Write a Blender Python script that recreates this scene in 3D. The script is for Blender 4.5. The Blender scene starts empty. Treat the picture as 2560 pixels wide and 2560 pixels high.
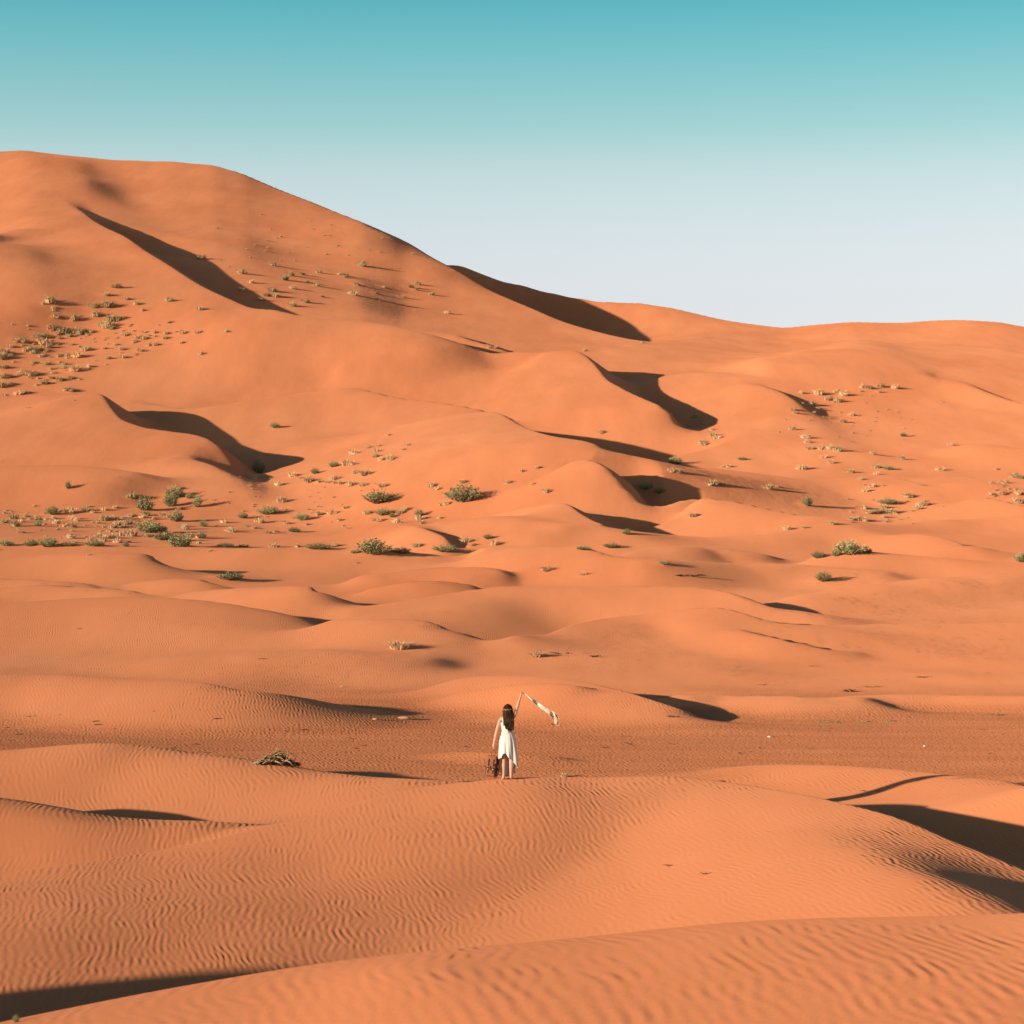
import bpy, bmesh, math, random
import numpy as np
from mathutils import Vector, Matrix

# ------------------------------------------------------------------ camera, sky, sun, exposure
F = 5333.0            # focal length in pixels of the 2560 px photograph
YH = 1367.0           # eye level row in the photograph
SUN_EL, SUN_AZ = 8.8, 36.0     # sun low, from the left and somewhat behind the viewer

scene = bpy.context.scene
cd = bpy.data.cameras.new('camera')
cam = bpy.data.objects.new('camera', cd)
scene.collection.objects.link(cam)
cam.location = (0, 0, 0)
cam.rotation_euler = (math.radians(90), 0, 0)
cd.sensor_fit = 'HORIZONTAL'
cd.sensor_width = 24.0
cd.lens = 24.0 * F / 2560.0
cd.shift_y = (YH - 1280.0) / 2560.0
cd.clip_start = 0.1
cd.clip_end = 20000
cd.dof.use_dof = True
cd.dof.focus_distance = 50.0
cd.dof.aperture_fstop = 3.6
scene.camera = cam

a = math.radians(SUN_AZ); e = math.radians(SUN_EL)
TO_SUN = Vector((-math.cos(e) * math.cos(a), -math.cos(e) * math.sin(a), math.sin(e)))
world = bpy.data.worlds.new('World')
scene.world = world
world.use_nodes = True
wn = world.node_tree.nodes; wl = world.node_tree.links
wn.clear()
w_out = wn.new('ShaderNodeOutputWorld')
w_bg = wn.new('ShaderNodeBackground')
w_sky = wn.new('ShaderNodeTexSky')
w_sky.sky_type = 'NISHITA'
w_sky.sun_disc = False
w_sky.sun_elevation = e
w_sky.sun_rotation = math.atan2(TO_SUN.x, TO_SUN.y)
w_sky.air_density = 1.0
w_sky.dust_density = 0.6
w_sky.ozone_density = 1.0
# the clear desert sky goes from turquoise overhead to a pale milky band low down: tint of the sky by elevation
w_tc = wn.new('ShaderNodeTexCoord')
w_sep = wn.new('ShaderNodeSeparateXYZ'); wl.new(w_tc.outputs['Generated'], w_sep.inputs[0])
w_ramp = wn.new('ShaderNodeValToRGB')
w_ramp.color_ramp.interpolation = 'B_SPLINE'
SKY_TINT = [(0.0, (2.95, 2.28, 2.36)), (0.115, (3.36, 2.60, 2.54)), (0.141, (3.40, 2.66, 2.52)), (0.170, (2.92, 2.62, 2.36)), (0.191, (2.05, 2.40, 2.08)),
            (0.223, (1.08, 2.10, 1.92)), (0.250, (0.60, 1.86, 1.80)), (0.30, (0.36, 1.05, 1.18)), (0.42, (0.28, 0.40, 0.62)), (1.0, (0.30, 0.25, 0.48))]
els = w_ramp.color_ramp.elements
els[0].position = 0; els[1].position = 1
while len(els) < len(SKY_TINT): els.new(0.5)
for el_, (p_, c_) in zip(els, SKY_TINT):
    el_.position = p_; el_.color = tuple(v / 3.9 for v in c_) + (1,)
wl.new(w_sep.outputs['Z'], w_ramp.inputs['Fac'])
w_mul = wn.new('ShaderNodeVectorMath'); w_mul.operation = 'MULTIPLY'
w_even = wn.new('ShaderNodeMix'); w_even.data_type = 'RGBA'; w_even.inputs['Factor'].default_value = 0.6   # even out the sky round the compass
wl.new(w_sky.outputs[0], w_even.inputs['A']); w_even.inputs['B'].default_value = (2.6, 3.7, 4.4, 1)
wl.new(w_even.outputs['Result'], w_mul.inputs[0]); wl.new(w_ramp.outputs['Color'], w_mul.inputs[1])
w_sc = wn.new('ShaderNodeVectorMath'); w_sc.operation = 'SCALE'; w_sc.inputs['Scale'].default_value = 1.64
wl.new(w_mul.outputs[0], w_sc.inputs[0]); wl.new(w_sc.outputs[0], w_bg.inputs['Color'])
w_bg.inputs['Strength'].default_value = 0.15
wl.new(w_bg.outputs[0], w_out.inputs['Surface'])

sl = bpy.data.lights.new('sun', 'SUN')
sl.energy = 5.0
sl.angle = math.radians(0.7)
sl.color = (1.0, 0.83, 0.68)
sun = bpy.data.objects.new('sun', sl)
scene.collection.objects.link(sun)
sun.rotation_euler = TO_SUN.to_track_quat('Z', 'Y').to_euler()

scene.view_settings.view_transform = 'Standard'
scene.view_settings.look = 'None'
scene.view_settings.gamma = 1.0
scene.view_settings.exposure = 0.27

rng = np.random.default_rng(7)
random.seed(7)
C = scene.collection

# ------------------------------------------------------------------ node helpers
def new_mat(name):
    m = bpy.data.materials.new(name)
    m.use_nodes = True
    nt = m.node_tree
    b = nt.nodes['Principled BSDF']
    return m, nt, b

def simple_mat(name, col, rough=0.9, var=0.15, scale=8.0, spec=0.2, trans=0.0):
    m, nt, b = new_mat(name)
    n = nt.nodes.new('ShaderNodeTexNoise'); n.inputs['Scale'].default_value = scale
    n.inputs['Detail'].default_value = 4
    tc = nt.nodes.new('ShaderNodeTexCoord')
    nt.links.new(tc.outputs['Object'], n.inputs['Vector'])
    r = nt.nodes.new('ShaderNodeValToRGB')
    r.color_ramp.elements[0].position = 0.3; r.color_ramp.elements[1].position = 0.7
    r.color_ramp.elements[0].color = tuple(c * (1 - var) for c in col) + (1,)
    r.color_ramp.elements[1].color = tuple(min(1, c * (1 + var)) for c in col) + (1,)
    nt.links.new(n.outputs['Fac'], r.inputs['Fac'])
    nt.links.new(r.outputs['Color'], b.inputs['Base Color'])
    b.inputs['Roughness'].default_value = rough
    b.inputs['Specular IOR Level'].default_value = spec
    return m

# ------------------------------------------------------------------ terrain heightfield
# columns: directions (photo px), rows: depths in metres
inner = np.arange(-240, 2801, 7.5)
outl = -240 - np.cumsum(np.geomspace(9, 420, 60))
outr = 2800 + np.cumsum(np.geomspace(9, 420, 60))
PX = np.concatenate([outl[::-1], inner, outr])
D = np.concatenate([np.geomspace(5.0, 11.0, 60)[:-1], np.geomspace(11.0, 820.0, 2000), np.geomspace(820.0, 1500.0, 40)[1:]])
NR = len(D)
NC = len(PX)
TX = (PX - 1280.0) / F
XX = D[:, None] * TX[None, :]
YY = np.repeat(D[:, None], NC, 1)

def smooth1(v, n):
    k = np.hanning(n + 2)[1:-1]; k /= k.sum()
    p = np.pad(v, n // 2, mode='edge')
    return np.convolve(p, k, 'valid')[:len(v)]

bt = np.array([(5, -6.7), (24, -6.7), (40, -6.7), (48, -6.4), (56, -6.2), (95, -6.2), (120, -5.75), (150, -3.9), (180, -1.9),
               (210, -0.1), (250, 3.4), (300, 9.4), (350, 17.5), (400, 27.5)])
zb = np.interp(D, bt[:, 0], bt[:, 1])
zb = smooth1(zb, 41)
sky_px = [-9000, -700, -300, 0, 56, 93, 140, 242, 419, 536, 606, 699, 900, 1013, 1129, 1246, 1316, 1386, 1502, 1595, 1750, 1800, 1963, 2056, 2126,
          2265, 2405, 2498, 2560, 2800, 3400, 9000]
sky_py = [700, 430, 395, 378, 375, 378, 387, 397, 402, 414, 433, 473, 554, 618, 662, 701, 719, 737, 754, 763, 789, 798, 820, 809, 802,
          808, 800, 802, 814, 850, 830, 800]
SKY = np.interp(PX, sky_px, sky_py)
SKYs = np.where((PX > -300) & (PX < 2800), smooth1(SKY, 9), SKY)
DS = np.interp(PX, [-9000, 0, 600, 1000, 1129, 1246, 1386, 1500, 1963, 2560, 9000], [745, 745, 735, 692, 694, 692, 682, 672, 640, 600, 600])
DS = smooth1(DS, 21)
ZS = (YH - SKYs) / F * DS
t = (D[:, None] - 400) / (DS[None, :] - 400)
g = np.clip(t, 0, 1)
g = 0.35 * g + 0.65 * (g + 0.32 * np.sin(2 * np.pi * (g - 0.5)) / (2 * np.pi) * -1.0)
far = 27.5 + (ZS[None, :] - 27.5) * g
over = np.maximum(0, D[:, None] - DS[None, :])
far = far - 0.45 * (np.sqrt(over ** 2 + 64) - 8)
far = np.maximum(far, -6)
Z = np.where(D[:, None] <= 400, zb[:, None], far)
# soften the join at 400 m
i400 = np.searchsorted(D, 400)
for j0, j1 in ((i400 - 40, i400 + 40),):
    seg = Z[j0 - 15:j1 + 15].copy()
    k = np.hanning(31 + 2)[1:-1]; k /= k.sum()
    out = sum(k[q] * seg[q:q + (j1 - j0)] for q in range(30)) / k[:30].sum()
    wt = np.hanning(j1 - j0)[:, None]
    Z[j0:j1] = Z[j0:j1] * (1 - wt) + out * wt

nw = np.clip((YY - 17) / 5, 0, 1) * np.clip((46 - YY) / 6, 0, 1)
Z = Z + 0.09 * 0.5 * (XX - np.sqrt(XX ** 2 + 4)) * nw * np.clip(1 - np.abs(XX) / 40, 0, 1)

def column(px):
    j = np.interp(px, PX, np.arange(NC)); j0 = int(min(NC - 2, math.floor(j))); f = j - j0
    return Z[:, j0] * (1 - f) + Z[:, j0 + 1] * f

def solve_d(px, py, h=0.0, dmin=0, dmax=1400):
    """Depth at which the line of sight through a photo pixel meets the ground; with h, the nearest depth before it at which
    the line of sight passes h above the ground."""
    v = column(px) - (YH - py) / F * D
    ok = np.where((v >= 0) & (D >= dmin) & (D <= dmax))[0]
    if len(ok) == 0:
        print('no solve', px, py); return min(dmax, 700)
    i = ok[0]
    v = v + h
    while i > 1 and v[i - 1] >= 0: i -= 1
    if i <= 1: return D[i]
    return D[i - 1] + (D[i] - D[i - 1]) * (-v[i - 1]) / (v[i] - v[i - 1] + 1e-9)

def ground_z(x, y):
    j = np.interp(1280 + F * x / y, PX, np.arange(NC)); i = np.interp(math.log(y), np.log(D), np.arange(NR))
    j0 = int(min(NC - 2, j)); i0 = int(min(NR - 2, i)); fj = j - j0; fi = i - i0
    return ((Z[i0, j0] * (1 - fj) + Z[i0, j0 + 1] * fj) * (1 - fi) + (Z[i0 + 1, j0] * (1 - fj) + Z[i0 + 1, j0 + 1] * fj) * fi)

def hermite(x, xp, yp):
    xp = np.asarray(xp, float); yp = np.asarray(yp, float)
    dx = np.diff(xp); s = np.diff(yp) / dx
    m = np.empty(len(xp)); m[0] = s[0]; m[-1] = s[-1]
    m[1:-1] = (s[:-1] * dx[1:] + s[1:] * dx[:-1]) / (dx[1:] + dx[:-1])
    i = np.clip(np.searchsorted(xp, x) - 1, 0, len(xp) - 2)
    t = (x - xp[i]) / dx[i]
    return ((2 * t ** 3 - 3 * t ** 2 + 1) * yp[i] + (t ** 3 - 2 * t ** 2 + t) * dx[i] * m[i]
            + (-2 * t ** 3 + 3 * t ** 2) * yp[i + 1] + (t ** 3 - t ** 2) * dx[i] * m[i + 1])

def up_axis(a, n, axis):
    """linear upsampling of a coarse grid to n samples along one axis"""
    m = a.shape[axis]
    x = np.linspace(0, m - 1, n); i = np.clip(x.astype(int), 0, max(m - 2, 0)); f = (x - i).astype(np.float32)
    f = f[:, None] if axis == 0 else f[None, :]
    return np.take(a, i, axis) * (1 - f) + np.take(a, np.minimum(i + 1, m - 1), axis) * f

LOG = []
def dune(pts, h=None, d=None, wf=6.0, lee='slip', sl=0.62, dmin=0, brink=1.35, hcap=1.6, top=0.06, soft=4.0, flip=False, hollow=0.0):
    """Raise a dune on the present ground. pts: photo pixels of the crest from left to right; h: crest height above the
    ground (m, number or list) or d: crest distance (m). wf: length of the windward side and lee: width of the lee side, in heights."""
    if pts[len(pts) // 2][1] > 1345 and pts[len(pts) // 2][1] < 1745 and lee != 'slip' and lee < 10: lee = lee * 0.68; wf = wf * 0.88
    n = len(pts)
    pxs = np.array([p[0] for p in pts], float); pys = np.array([p[1] for p in pts], float)
    def spread(v):
        if isinstance(v, (list, tuple)): return np.interp(np.linspace(0, 1, n), np.linspace(0, 1, len(v)), v)
        return np.full(n, float(v))
    if d is not None:
        dv = spread(d); hs = None
    else:
        hv = spread(h)
        if hv.max() <= 2.2 and pys.min() > 1340: hv = hv * 1.25
        dv = np.array([solve_d(px, py, hh, dmin) for px, py, hh in zip(pxs, pys, hv)])
        dv[1:-1] = np.exp(0.25 * np.log(dv[:-2]) + 0.5 * np.log(dv[1:-1]) + 0.25 * np.log(dv[2:]))
    # dense crest line, evenly spaced in the plan
    pf = np.linspace(pxs[0], pxs[-1], 400)
    rowf = hermite(pf, pxs, pys); df = np.exp(smooth1(np.interp(pf, pxs, np.log(dv)), 41))
    xf = df * (pf - 1280) / F
    L = np.concatenate([[0], np.cumsum(np.hypot(np.diff(xf), np.diff(df)))])
    M = int(np.clip(L[-1] / 0.3, 90, 170))
    q = np.interp(np.linspace(0, L[-1], M), L, pf)
    cr = np.interp(q, pf, rowf); cy = np.interp(q, pf, df); cx = cy * (q - 1280) / F
    hx = np.array([(YH - r) / F * y - np.interp(y, D, column(p)) for p, r, y in zip(q, cr, cy)])
    hx = np.maximum(hx, 0)
    if d is None:
        hs = np.interp(q, pxs, hv)
        hx = np.clip(hx, 0.4 * hs, hcap * hs)
    hx = smooth1(hx, 5)
    ew = max(40.0, min(130.0, 0.18 * (pxs[-1] - pxs[0]))); tp = np.ones(M)
    if pxs[0] > -200: tp *= np.clip((q - pxs[0]) / ew, 0, 1)
    if pxs[-1] < 2650: tp *= np.clip((pxs[-1] - q) / ew, 0, 1)
    hx = hx * (3 * tp ** 2 - 2 * tp ** 3)
    LOG.append((pxs, pys, np.interp(pxs, q, cy), np.interp(pxs, q, hx)))
    hm = hx.max()
    if hm < 0.01: print('flat dune', pts[0]); return
    delta = L[-1] / (M - 1)
    tx, ty = np.gradient(cx), np.gradient(cy)
    tx, ty = smooth1(tx, 5), smooth1(ty, 5)
    tl = np.hypot(tx, ty); tx, ty = tx / tl, ty / tl
    nx, ny = (-ty, tx) if not flip else (ty, -tx)            # towards the lee side
    wfm = wf * hm
    wl = lee * hm if lee != 'slip' else hm * (1 + hollow) * brink / sl * (1.1 if hollow == 0 else 3.6)
    reach = max(wfm, wl) * 1.02
    dlo, dhi = max(5.0, cy.min() - reach), cy.max() + reach
    i0, i1 = np.searchsorted(D, dlo), np.searchsorted(D, dhi)
    xl, xr = cx.min() - reach, cx.max() + reach
    pl = 1280 + F * min(xl / dlo, xl / dhi); pr = 1280 + F * max(xr / dlo, xr / dhi)
    j0, j1 = max(0, np.searchsorted(PX, pl) - 1), min(NC, np.searchsorted(PX, pr) + 1)
    ni, nj = i1 - i0, j1 - j0
    ri = np.linspace(i0, i1 - 1, max(2, ni // 4 + 1)); rj = np.linspace(j0, j1 - 1, max(2, nj // 2 + 1))
    dy = np.interp(ri, np.arange(NR), D).astype(np.float32); txx = np.interp(rj, np.arange(NC), TX).astype(np.float32)
    X = dy[:, None] * txx[None, :]; Y = np.repeat(dy[:, None], len(rj), 1)
    W = np.zeros(X.shape, np.float32); S = W.copy(); H = W.copy(); A = W.copy()
    eps = np.float32((1.2 * delta) ** 2)
    sc = np.float32(1.0 / hm ** 2)
    for a_, b_, n1, n2, hh in zip(cx, cy, nx, ny, hx):
        ex = X - np.float32(a_); ey = Y - np.float32(b_)
        d2 = ex * ex + ey * ey
        w = 1.0 / ((d2 + eps) * sc); w = w * w; 
        if soft > 2: w = w * w
        W += w; S += w * (ex * np.float32(n1) + ey * np.float32(n2)); H += w * np.float32(hh)
        A += w * d2
    S /= W; H /= W; A /= W
    S = up_axis(up_axis(S, ni, 0), nj, 1); H = up_axis(up_axis(H, ni, 0), nj, 1); A = up_axis(up_axis(A, ni, 0), nj, 1)
    mag = np.sqrt(S * S + np.maximum(0, A - 1.3 * S * S - 1.3 * delta ** 2))
    front = 0.5 * (1 + np.cos(np.pi * np.clip(mag / wfm, 0, 1)))
    if lee == 'slip':
        rt = top * hm + 0.0022 * cy.mean()
        m2 = np.sqrt(mag ** 2 + rt ** 2) - rt
        ww = np.maximum(H * (1 + hollow) * brink / sl, 0.010 * cy.mean())
        back = (1 + hollow) * np.clip(1 - m2 / ww, 0, 1) ** brink
        if hollow: back -= hollow * 0.5 * (1 + np.cos(np.pi * np.clip((m2 - 0.8 * ww) / (2.6 * ww), 0, 1)))
    else:
        back = 0.5 * (1 + np.cos(np.pi * np.clip(mag / wl, 0, 1)))
    t = np.clip(0.5 + 0.5 * S / np.maximum(mag, 1e-4), 0, 1); t = t * t * (3 - 2 * t)
    Z[i0:i1, j0:j1] += H * (front * (1 - t) + back * t)

# ---- the tall dune: right shoulder with the dark hollow behind it
dune([(640, 446), (720, 482), (800, 515), (900, 553), (1013, 606), (1090, 648), (1180, 702), (1280, 752), (1370, 790), (1460, 820), (1560, 848), (1640, 862), (1740, 870)],
     d=[731, 722, 710, 690, 664, 640, 610, 582, 560, 544, 530, 522, 515], wf=9, sl=0.7, hollow=1.3)
dune([(1040, 625), (1090, 641), (1129, 652), (1190, 677), (1246, 698), (1316, 719), (1386, 737), (1502, 754), (1595, 763), (1700, 782), (1850, 806), (1963, 820)], d=[700, 698, 696, 694, 692, 686, 682, 672, 662, 652, 645, 640], wf=4, lee=4)
# long spur with slip face on the tall dune
dune([(90, 384), (140, 402), (170, 442), (200, 507), (240, 547), (310, 590)], h=[.6, 2.2, 3.6, 4.2, 4, 1], wf=8, lee=5)
dune([(118, 440), (165, 492), (215, 540), (280, 577), (340, 614), (450, 684), (560, 744), (660, 785), (720, 800), (800, 812)], h=[1, 3, 4, 5, 5.2, 5, 5, 4.8, 4.4, 2], wf=7, sl=0.85, hollow=.2)
# shaded flank at the left edge, and the rim of the lit bowl above it
dune([(-240, 570), (-100, 610), (0, 680), (80, 750), (160, 830)], h=[9, 9, 8, 6, 2], wf=5, lee=4)
dune([(-240, 574), (0, 574), (110, 568), (170, 535), (200, 500)], h=[1.5, 1.5, 1.5, 1.5, .5], wf=9, lee=5, flip=True)
# ridge at the right skyline
dune([(1640, 921), (1776, 935), (1884, 945), (1939, 945), (1985, 905), (2020, 882), (2079, 875), (2126, 848), (2165, 832)], h=[1, 2, 3, 4, 5, 5, 4, 3, 1], wf=8, lee=6)
dune([(2120, 835), (2180, 860), (2230, 900), (2300, 935), (2360, 945)], h=[.4, 1.2, 1.5, 1.2, .4], wf=9, lee=8)
dune([(2350, 935), (2440, 975), (2520, 1000), (2620, 1012)], h=[.5, 1.5, 1.5, 1], wf=6, lee=4)
# light line across the basin
dune([(420, 850), (559, 828), (675, 814), (769, 803), (850, 802), (920, 812), (1013, 838), (1083, 855), (1200, 872)], h=[1, 2.5, 3.5, 4, 4, 4, 4, 4, 2], wf=8, lee=5)
dune([(1100, 825), (1180, 850), (1230, 862), (1290, 876)], h=[.5, 2.5, 2.5, 1], wf=5, sl=.8)
# centre dune with slip face
dune([(780, 945), (860, 926), (920, 910), (980, 893), (1060, 870), (1130, 857), (1220, 870)], h=[.5, 2, 3, 4, 4.5, 4.5, 2], wf=8, lee=6, flip=True)
dune([(1190, 874), (1300, 878), (1380, 880), (1450, 883), (1478, 908), (1505, 943), (1545, 966), (1600, 992), (1650, 1015), (1695, 1040), (1765, 1064)],
     h=[.8, 2.4, 3.6, 4.4, 4.8, 5, 5, 5, 4.4, 3.4, 1], wf=7, sl=0.9, hollow=.2)
# right hollow
dune([(1850, 965), (1920, 990), (1980, 1045), (2030, 1090), (2080, 1120), (2140, 1152), (2210, 1168)], h=[.5, 1.2, 1.6, 1.6, 1.6, 1.3, .5], wf=9, lee=5.5)
dune([(1830, 955), (1900, 968), (1980, 1000), (2030, 1040)], h=[.3, .8, .8, .3], wf=8, lee=4)
dune([(2340, 1135), (2440, 1112), (2520, 1120), (2660, 1150)], h=[.5, 1.6, 1.6, 1.2], wf=9, lee=6)
# long ridge across the centre
dune([(280, 982), (396, 1006), (466, 1010), (559, 1004), (699, 988), (800, 975), (887, 970), (966, 989), (1036, 1002), (1083, 1006), (1176, 1019), (1246, 1033), (1340, 1060)], h=[.5, 2.5, 2.5, 3, 3, 3, 3.5, 3.5, 3, 3, 3, 2.5, 1], wf=7, sl=0.9)
dune([(1110, 1018), (1190, 1024), (1246, 1035), (1293, 1062), (1362, 1086), (1432, 1099), (1493, 1110), (1530, 1132), (1560, 1152), (1625, 1162), (1700, 1166), (1790, 1170)], h=[.5, 3, 6, 8, 8.5, 8.5, 8, 7, 6, 4.5, 3, .5], wf=5, sl=0.9, hollow=1.2)
# left dune with slip face
dune([(-240, 985), (0, 988), (120, 986), (215, 986), (250, 990), (272, 1020), (290, 1042), (330, 1062), (419, 1077), (489, 1089), (540, 1110), (585, 1138), (650, 1168)], h=[3.5, 4, 4.4, 4.8, 5.2, 5.4, 5.4, 5, 5, 5, 4.6, 3.4, 1.3], wf=7, sl=0.9, hollow=.2)
dune([(400, 1135), (500, 1152), (555, 1190), (595, 1235), (640, 1275)], h=[.4, 1.2, 1.8, 1.6, .4], wf=6, lee=3.6)
# slip face right of centre
dune([(1360, 1165), (1458, 1149), (1502, 1164), (1549, 1202), (1595, 1230), (1675, 1251), (1720, 1249), (1820, 1244)], h=[.6, 3.6, 4.6, 4.6, 4, 3, 2.4, .5], wf=5, sl=0.85, hollow=.7)
# left soft mound
dune([(-240, 1165), (0, 1166), (150, 1165), (250, 1172), (350, 1190), (450, 1230)], h=[3, 3, 3, 3, 2.5, 1], wf=7, lee=3.4)
# right
dune([(1660, 1252), (1762, 1244), (1846, 1257), (1939, 1278), (2009, 1291), (2070, 1302), (2150, 1312)], h=[1, 2, 2.4, 3, 3.2, 2.6, .5], wf=7)
dune([(2150, 1180), (2230, 1195), (2300, 1212), (2360, 1224), (2430, 1234)], h=[.6, 1.8, 2.4, 2, .5], wf=6)
dune([(2360, 1180), (2440, 1196), (2500, 1210), (2560, 1220), (2640, 1226)], h=[.6, 2, 2.4, 2, .5], wf=6)
dune([(2420, 1235), (2500, 1248), (2560, 1262), (2640, 1275)], h=[.6, 2, 2, .6], wf=6)
dune([(1176, 1290), (1280, 1275), (1362, 1263), (1405, 1261), (1440, 1280), (1502, 1314), (1549, 1334), (1640, 1342)], h=[.6, 1.6, 2.4, 3, 3.4, 3, 2.2, .4], wf=6, sl=.8, hollow=.6)
dune([(880, 1322), (960, 1309), (1080, 1303), (1176, 1302), (1269, 1307), (1386, 1322), (1500, 1338)], h=[.5, 1, 1.3, 1.4, 1.3, 1, .3], wf=7, lee=4)
dune([(950, 1312), (1030, 1318), (1070, 1330), (1110, 1346), (1160, 1360)], h=[.3, 1.2, 1.8, 1.4, .3], wf=5, sl=.8)
dune([(2260, 1330), (2360, 1346), (2410, 1362), (2470, 1377)], h=[.4, 1.6, 1.6, .4], wf=6)
dune([(1246, 1346), (1344, 1338), (1500, 1338), (1660, 1340), (1800, 1344), (1950, 1335), (2079, 1324), (2200, 1306), (2400, 1300), (2700, 1300)], h=.6, wf=9, lee=5)
dune([(-240, 1362), (0, 1362), (420, 1367), (700, 1372), (900, 1378), (1083, 1382), (1200, 1378)], h=[1, 1, 1, 1, 1, .8, .2], wf=9, lee=5)
dune([(1930, 1410), (1986, 1402), (2080, 1390), (2172, 1382), (2265, 1387), (2400, 1396), (2560, 1408), (2800, 1412)], h=[.2, .8, 1.2, 1.3, 1.2, 1, .8, .5], wf=8, lee=5)
dune([(1120, 1385), (1180, 1372), (1246, 1365), (1316, 1366), (1386, 1369), (1456, 1373), (1525, 1387), (1570, 1400), (1620, 1414)], h=[.3, .7, 1.1, 1.4, 1.7, 2, 2, 1.5, .3], wf=5, hollow=.4)
dune([(1480, 1386), (1595, 1370), (1750, 1365), (1900, 1385), (2000, 1405)], h=[.3, .7, .8, .6, .2], wf=8, lee=5)
dune([(-240, 1408), (0, 1397), (140, 1385), (233, 1381), (326, 1381), (396, 1388), (442, 1402), (490, 1422)], h=[.6, 1, 1.3, 1.5, 1.6, 1.5, 1.2, .2], wf=6, lee=3.5)
dune([(1500, 1425), (1600, 1414), (1660, 1409), (1730, 1405), (1846, 1409), (1986, 1412), (2079, 1422), (2219, 1435), (2335, 1445)], h=[.2, .6, .8, .9, .9, .8, .7, .5, .2], wf=7, lee=5)
dune([(820, 1462), (900, 1440), (990, 1427), (1106, 1417), (1199, 1421), (1269, 1432), (1330, 1445)], h=[.2, .7, .9, 1.1, 1.1, .8, .2], wf=6, lee=3.5)
dune([(860, 1482), (920, 1470), (990, 1458), (1083, 1454), (1199, 1467), (1250, 1476)], h=[.2, .5, .7, .8, .5, .2], wf=6, lee=3)
dune([(-240, 1440), (0, 1444), (116, 1450), (233, 1463), (310, 1472)], h=[.8, .8, .8, .6, .2], wf=6, lee=3)
dune([(265, 1471), (349, 1453), (442, 1446), (512, 1450), (560, 1461), (610, 1474)], h=[.1, .6, .8, .9, .8, .1], wf=6, lee=2.5)
dune([(373, 1494), (489, 1478), (606, 1471), (675, 1466), (745, 1465), (790, 1470), (830, 1484), (870, 1502)], h=[.2, .7, 1, 1.3, 1.6, 1.7, 1.3, .3], wf=5, lee=2.0)
dune([(-240, 1482), (0, 1471), (93, 1463), (186, 1463), (280, 1471), (373, 1482), (450, 1492)], h=[.4, .6, .8, .8, .7, .5, .1], wf=6, lee=3)
dune([(760, 1545), (850, 1532), (943, 1522), (1036, 1504), (1130, 1484), (1223, 1470), (1316, 1466), (1455, 1465), (1600, 1466), (1753, 1470), (1823, 1482), (1893, 1498), (1963, 1514), (2033, 1526), (2110, 1534)],
     h=[.3, .6, .8, 1, 1.2, 1.3, 1.4, 1.4, 1.4, 1.5, 1.5, 1.3, 1.1, .7, .2], wf=8, lee=3)
dune([(1900, 1515), (1960, 1502), (2033, 1486), (2126, 1470), (2265, 1451), (2405, 1440), (2560, 1432), (2800, 1430)], h=[.2, .5, .7, .9, 1, 1.1, 1.1, 1], wf=8, lee=5)
dune([(-240, 1520), (0, 1509), (150, 1500), (345, 1492), (466, 1499), (606, 1518), (699, 1534), (792, 1549), (880, 1562)], h=[1, 1.2, 1.4, 1.6, 1.6, 1.4, 1.1, .8, .2], wf=10, lee=4)
dune([(760, 1562), (850, 1548), (943, 1546), (1013, 1549), (1083, 1562), (1130, 1580), (1180, 1596), (1235, 1608)], h=[.2, .8, 1, 1.2, 1.3, 1.1, .7, .1], wf=6, sl=.8, hollow=.3)
dune([(1180, 1598), (1280, 1594), (1367, 1585), (1432, 1563), (1502, 1547), (1595, 1533), (1660, 1526), (1730, 1520), (1800, 1519), (1850, 1531), (1905, 1547), (1986, 1558), (2079, 1562), (2219, 1561), (2359, 1558), (2560, 1556), (2800, 1556)],
     h=[.3, .6, .7, .8, .9, 1, 1.1, 1.2, 1.3, 1.35, 1.3, 1.2, 1, .8, .8, .8, .7], wf=9, hollow=.4)
dune([(1780, 1560), (1860, 1580), (1960, 1600), (2060, 1620), (2200, 1630)], h=[.1, .4, .5, .4, .1], wf=8, lee=4)
dune([(300, 1692), (420, 1668), (560, 1640), (760, 1630), (1000, 1640), (1200, 1660)], h=[.1, .3, .5, .6, .5, .2], wf=14, lee=14)
# behind the woman
dune([(1040, 1722), (1120, 1702), (1199, 1691), (1269, 1689), (1339, 1691), (1409, 1698), (1479, 1709), (1549, 1727), (1618, 1746), (1690, 1768), (1760, 1790), (1840, 1800)], h=[.1, .4, .6, .7, .75, .8, .8, .75, .6, .45, .25, .05], wf=6, hollow=.3)
dune([(1060, 1752), (1130, 1737), (1200, 1722), (1290, 1713), (1380, 1712), (1450, 1722), (1500, 1740)], h=[.05, .15, .25, .3, .3, .2, .05], wf=8, lee=5)
dune([(1580, 1742), (1690, 1735), (1800, 1737), (2000, 1741), (2150, 1755), (2260, 1766)], h=[.1, .5, .5, .5, .3, .1], wf=7, lee=2.6)
dune([(2000, 1742), (2150, 1737), (2300, 1734), (2560, 1740), (2800, 1745)], h=[.1, .3, .4, .4, .3], wf=8, lee=3)
dune([(-240, 1684), (0, 1686), (140, 1688), (280, 1693), (419, 1700), (512, 1708), (606, 1725), (699, 1740), (790, 1748)], h=[1, 1, 1, 1, 1.1, 1.1, 1, .7, .1], wf=5, hollow=.3)
dune([(1080, 1876), (1180, 1878), (1260, 1882), (1340, 1888), (1460, 1894)], h=[.05, .16, .18, .16, .04], wf=8, dmin=56)
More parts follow.
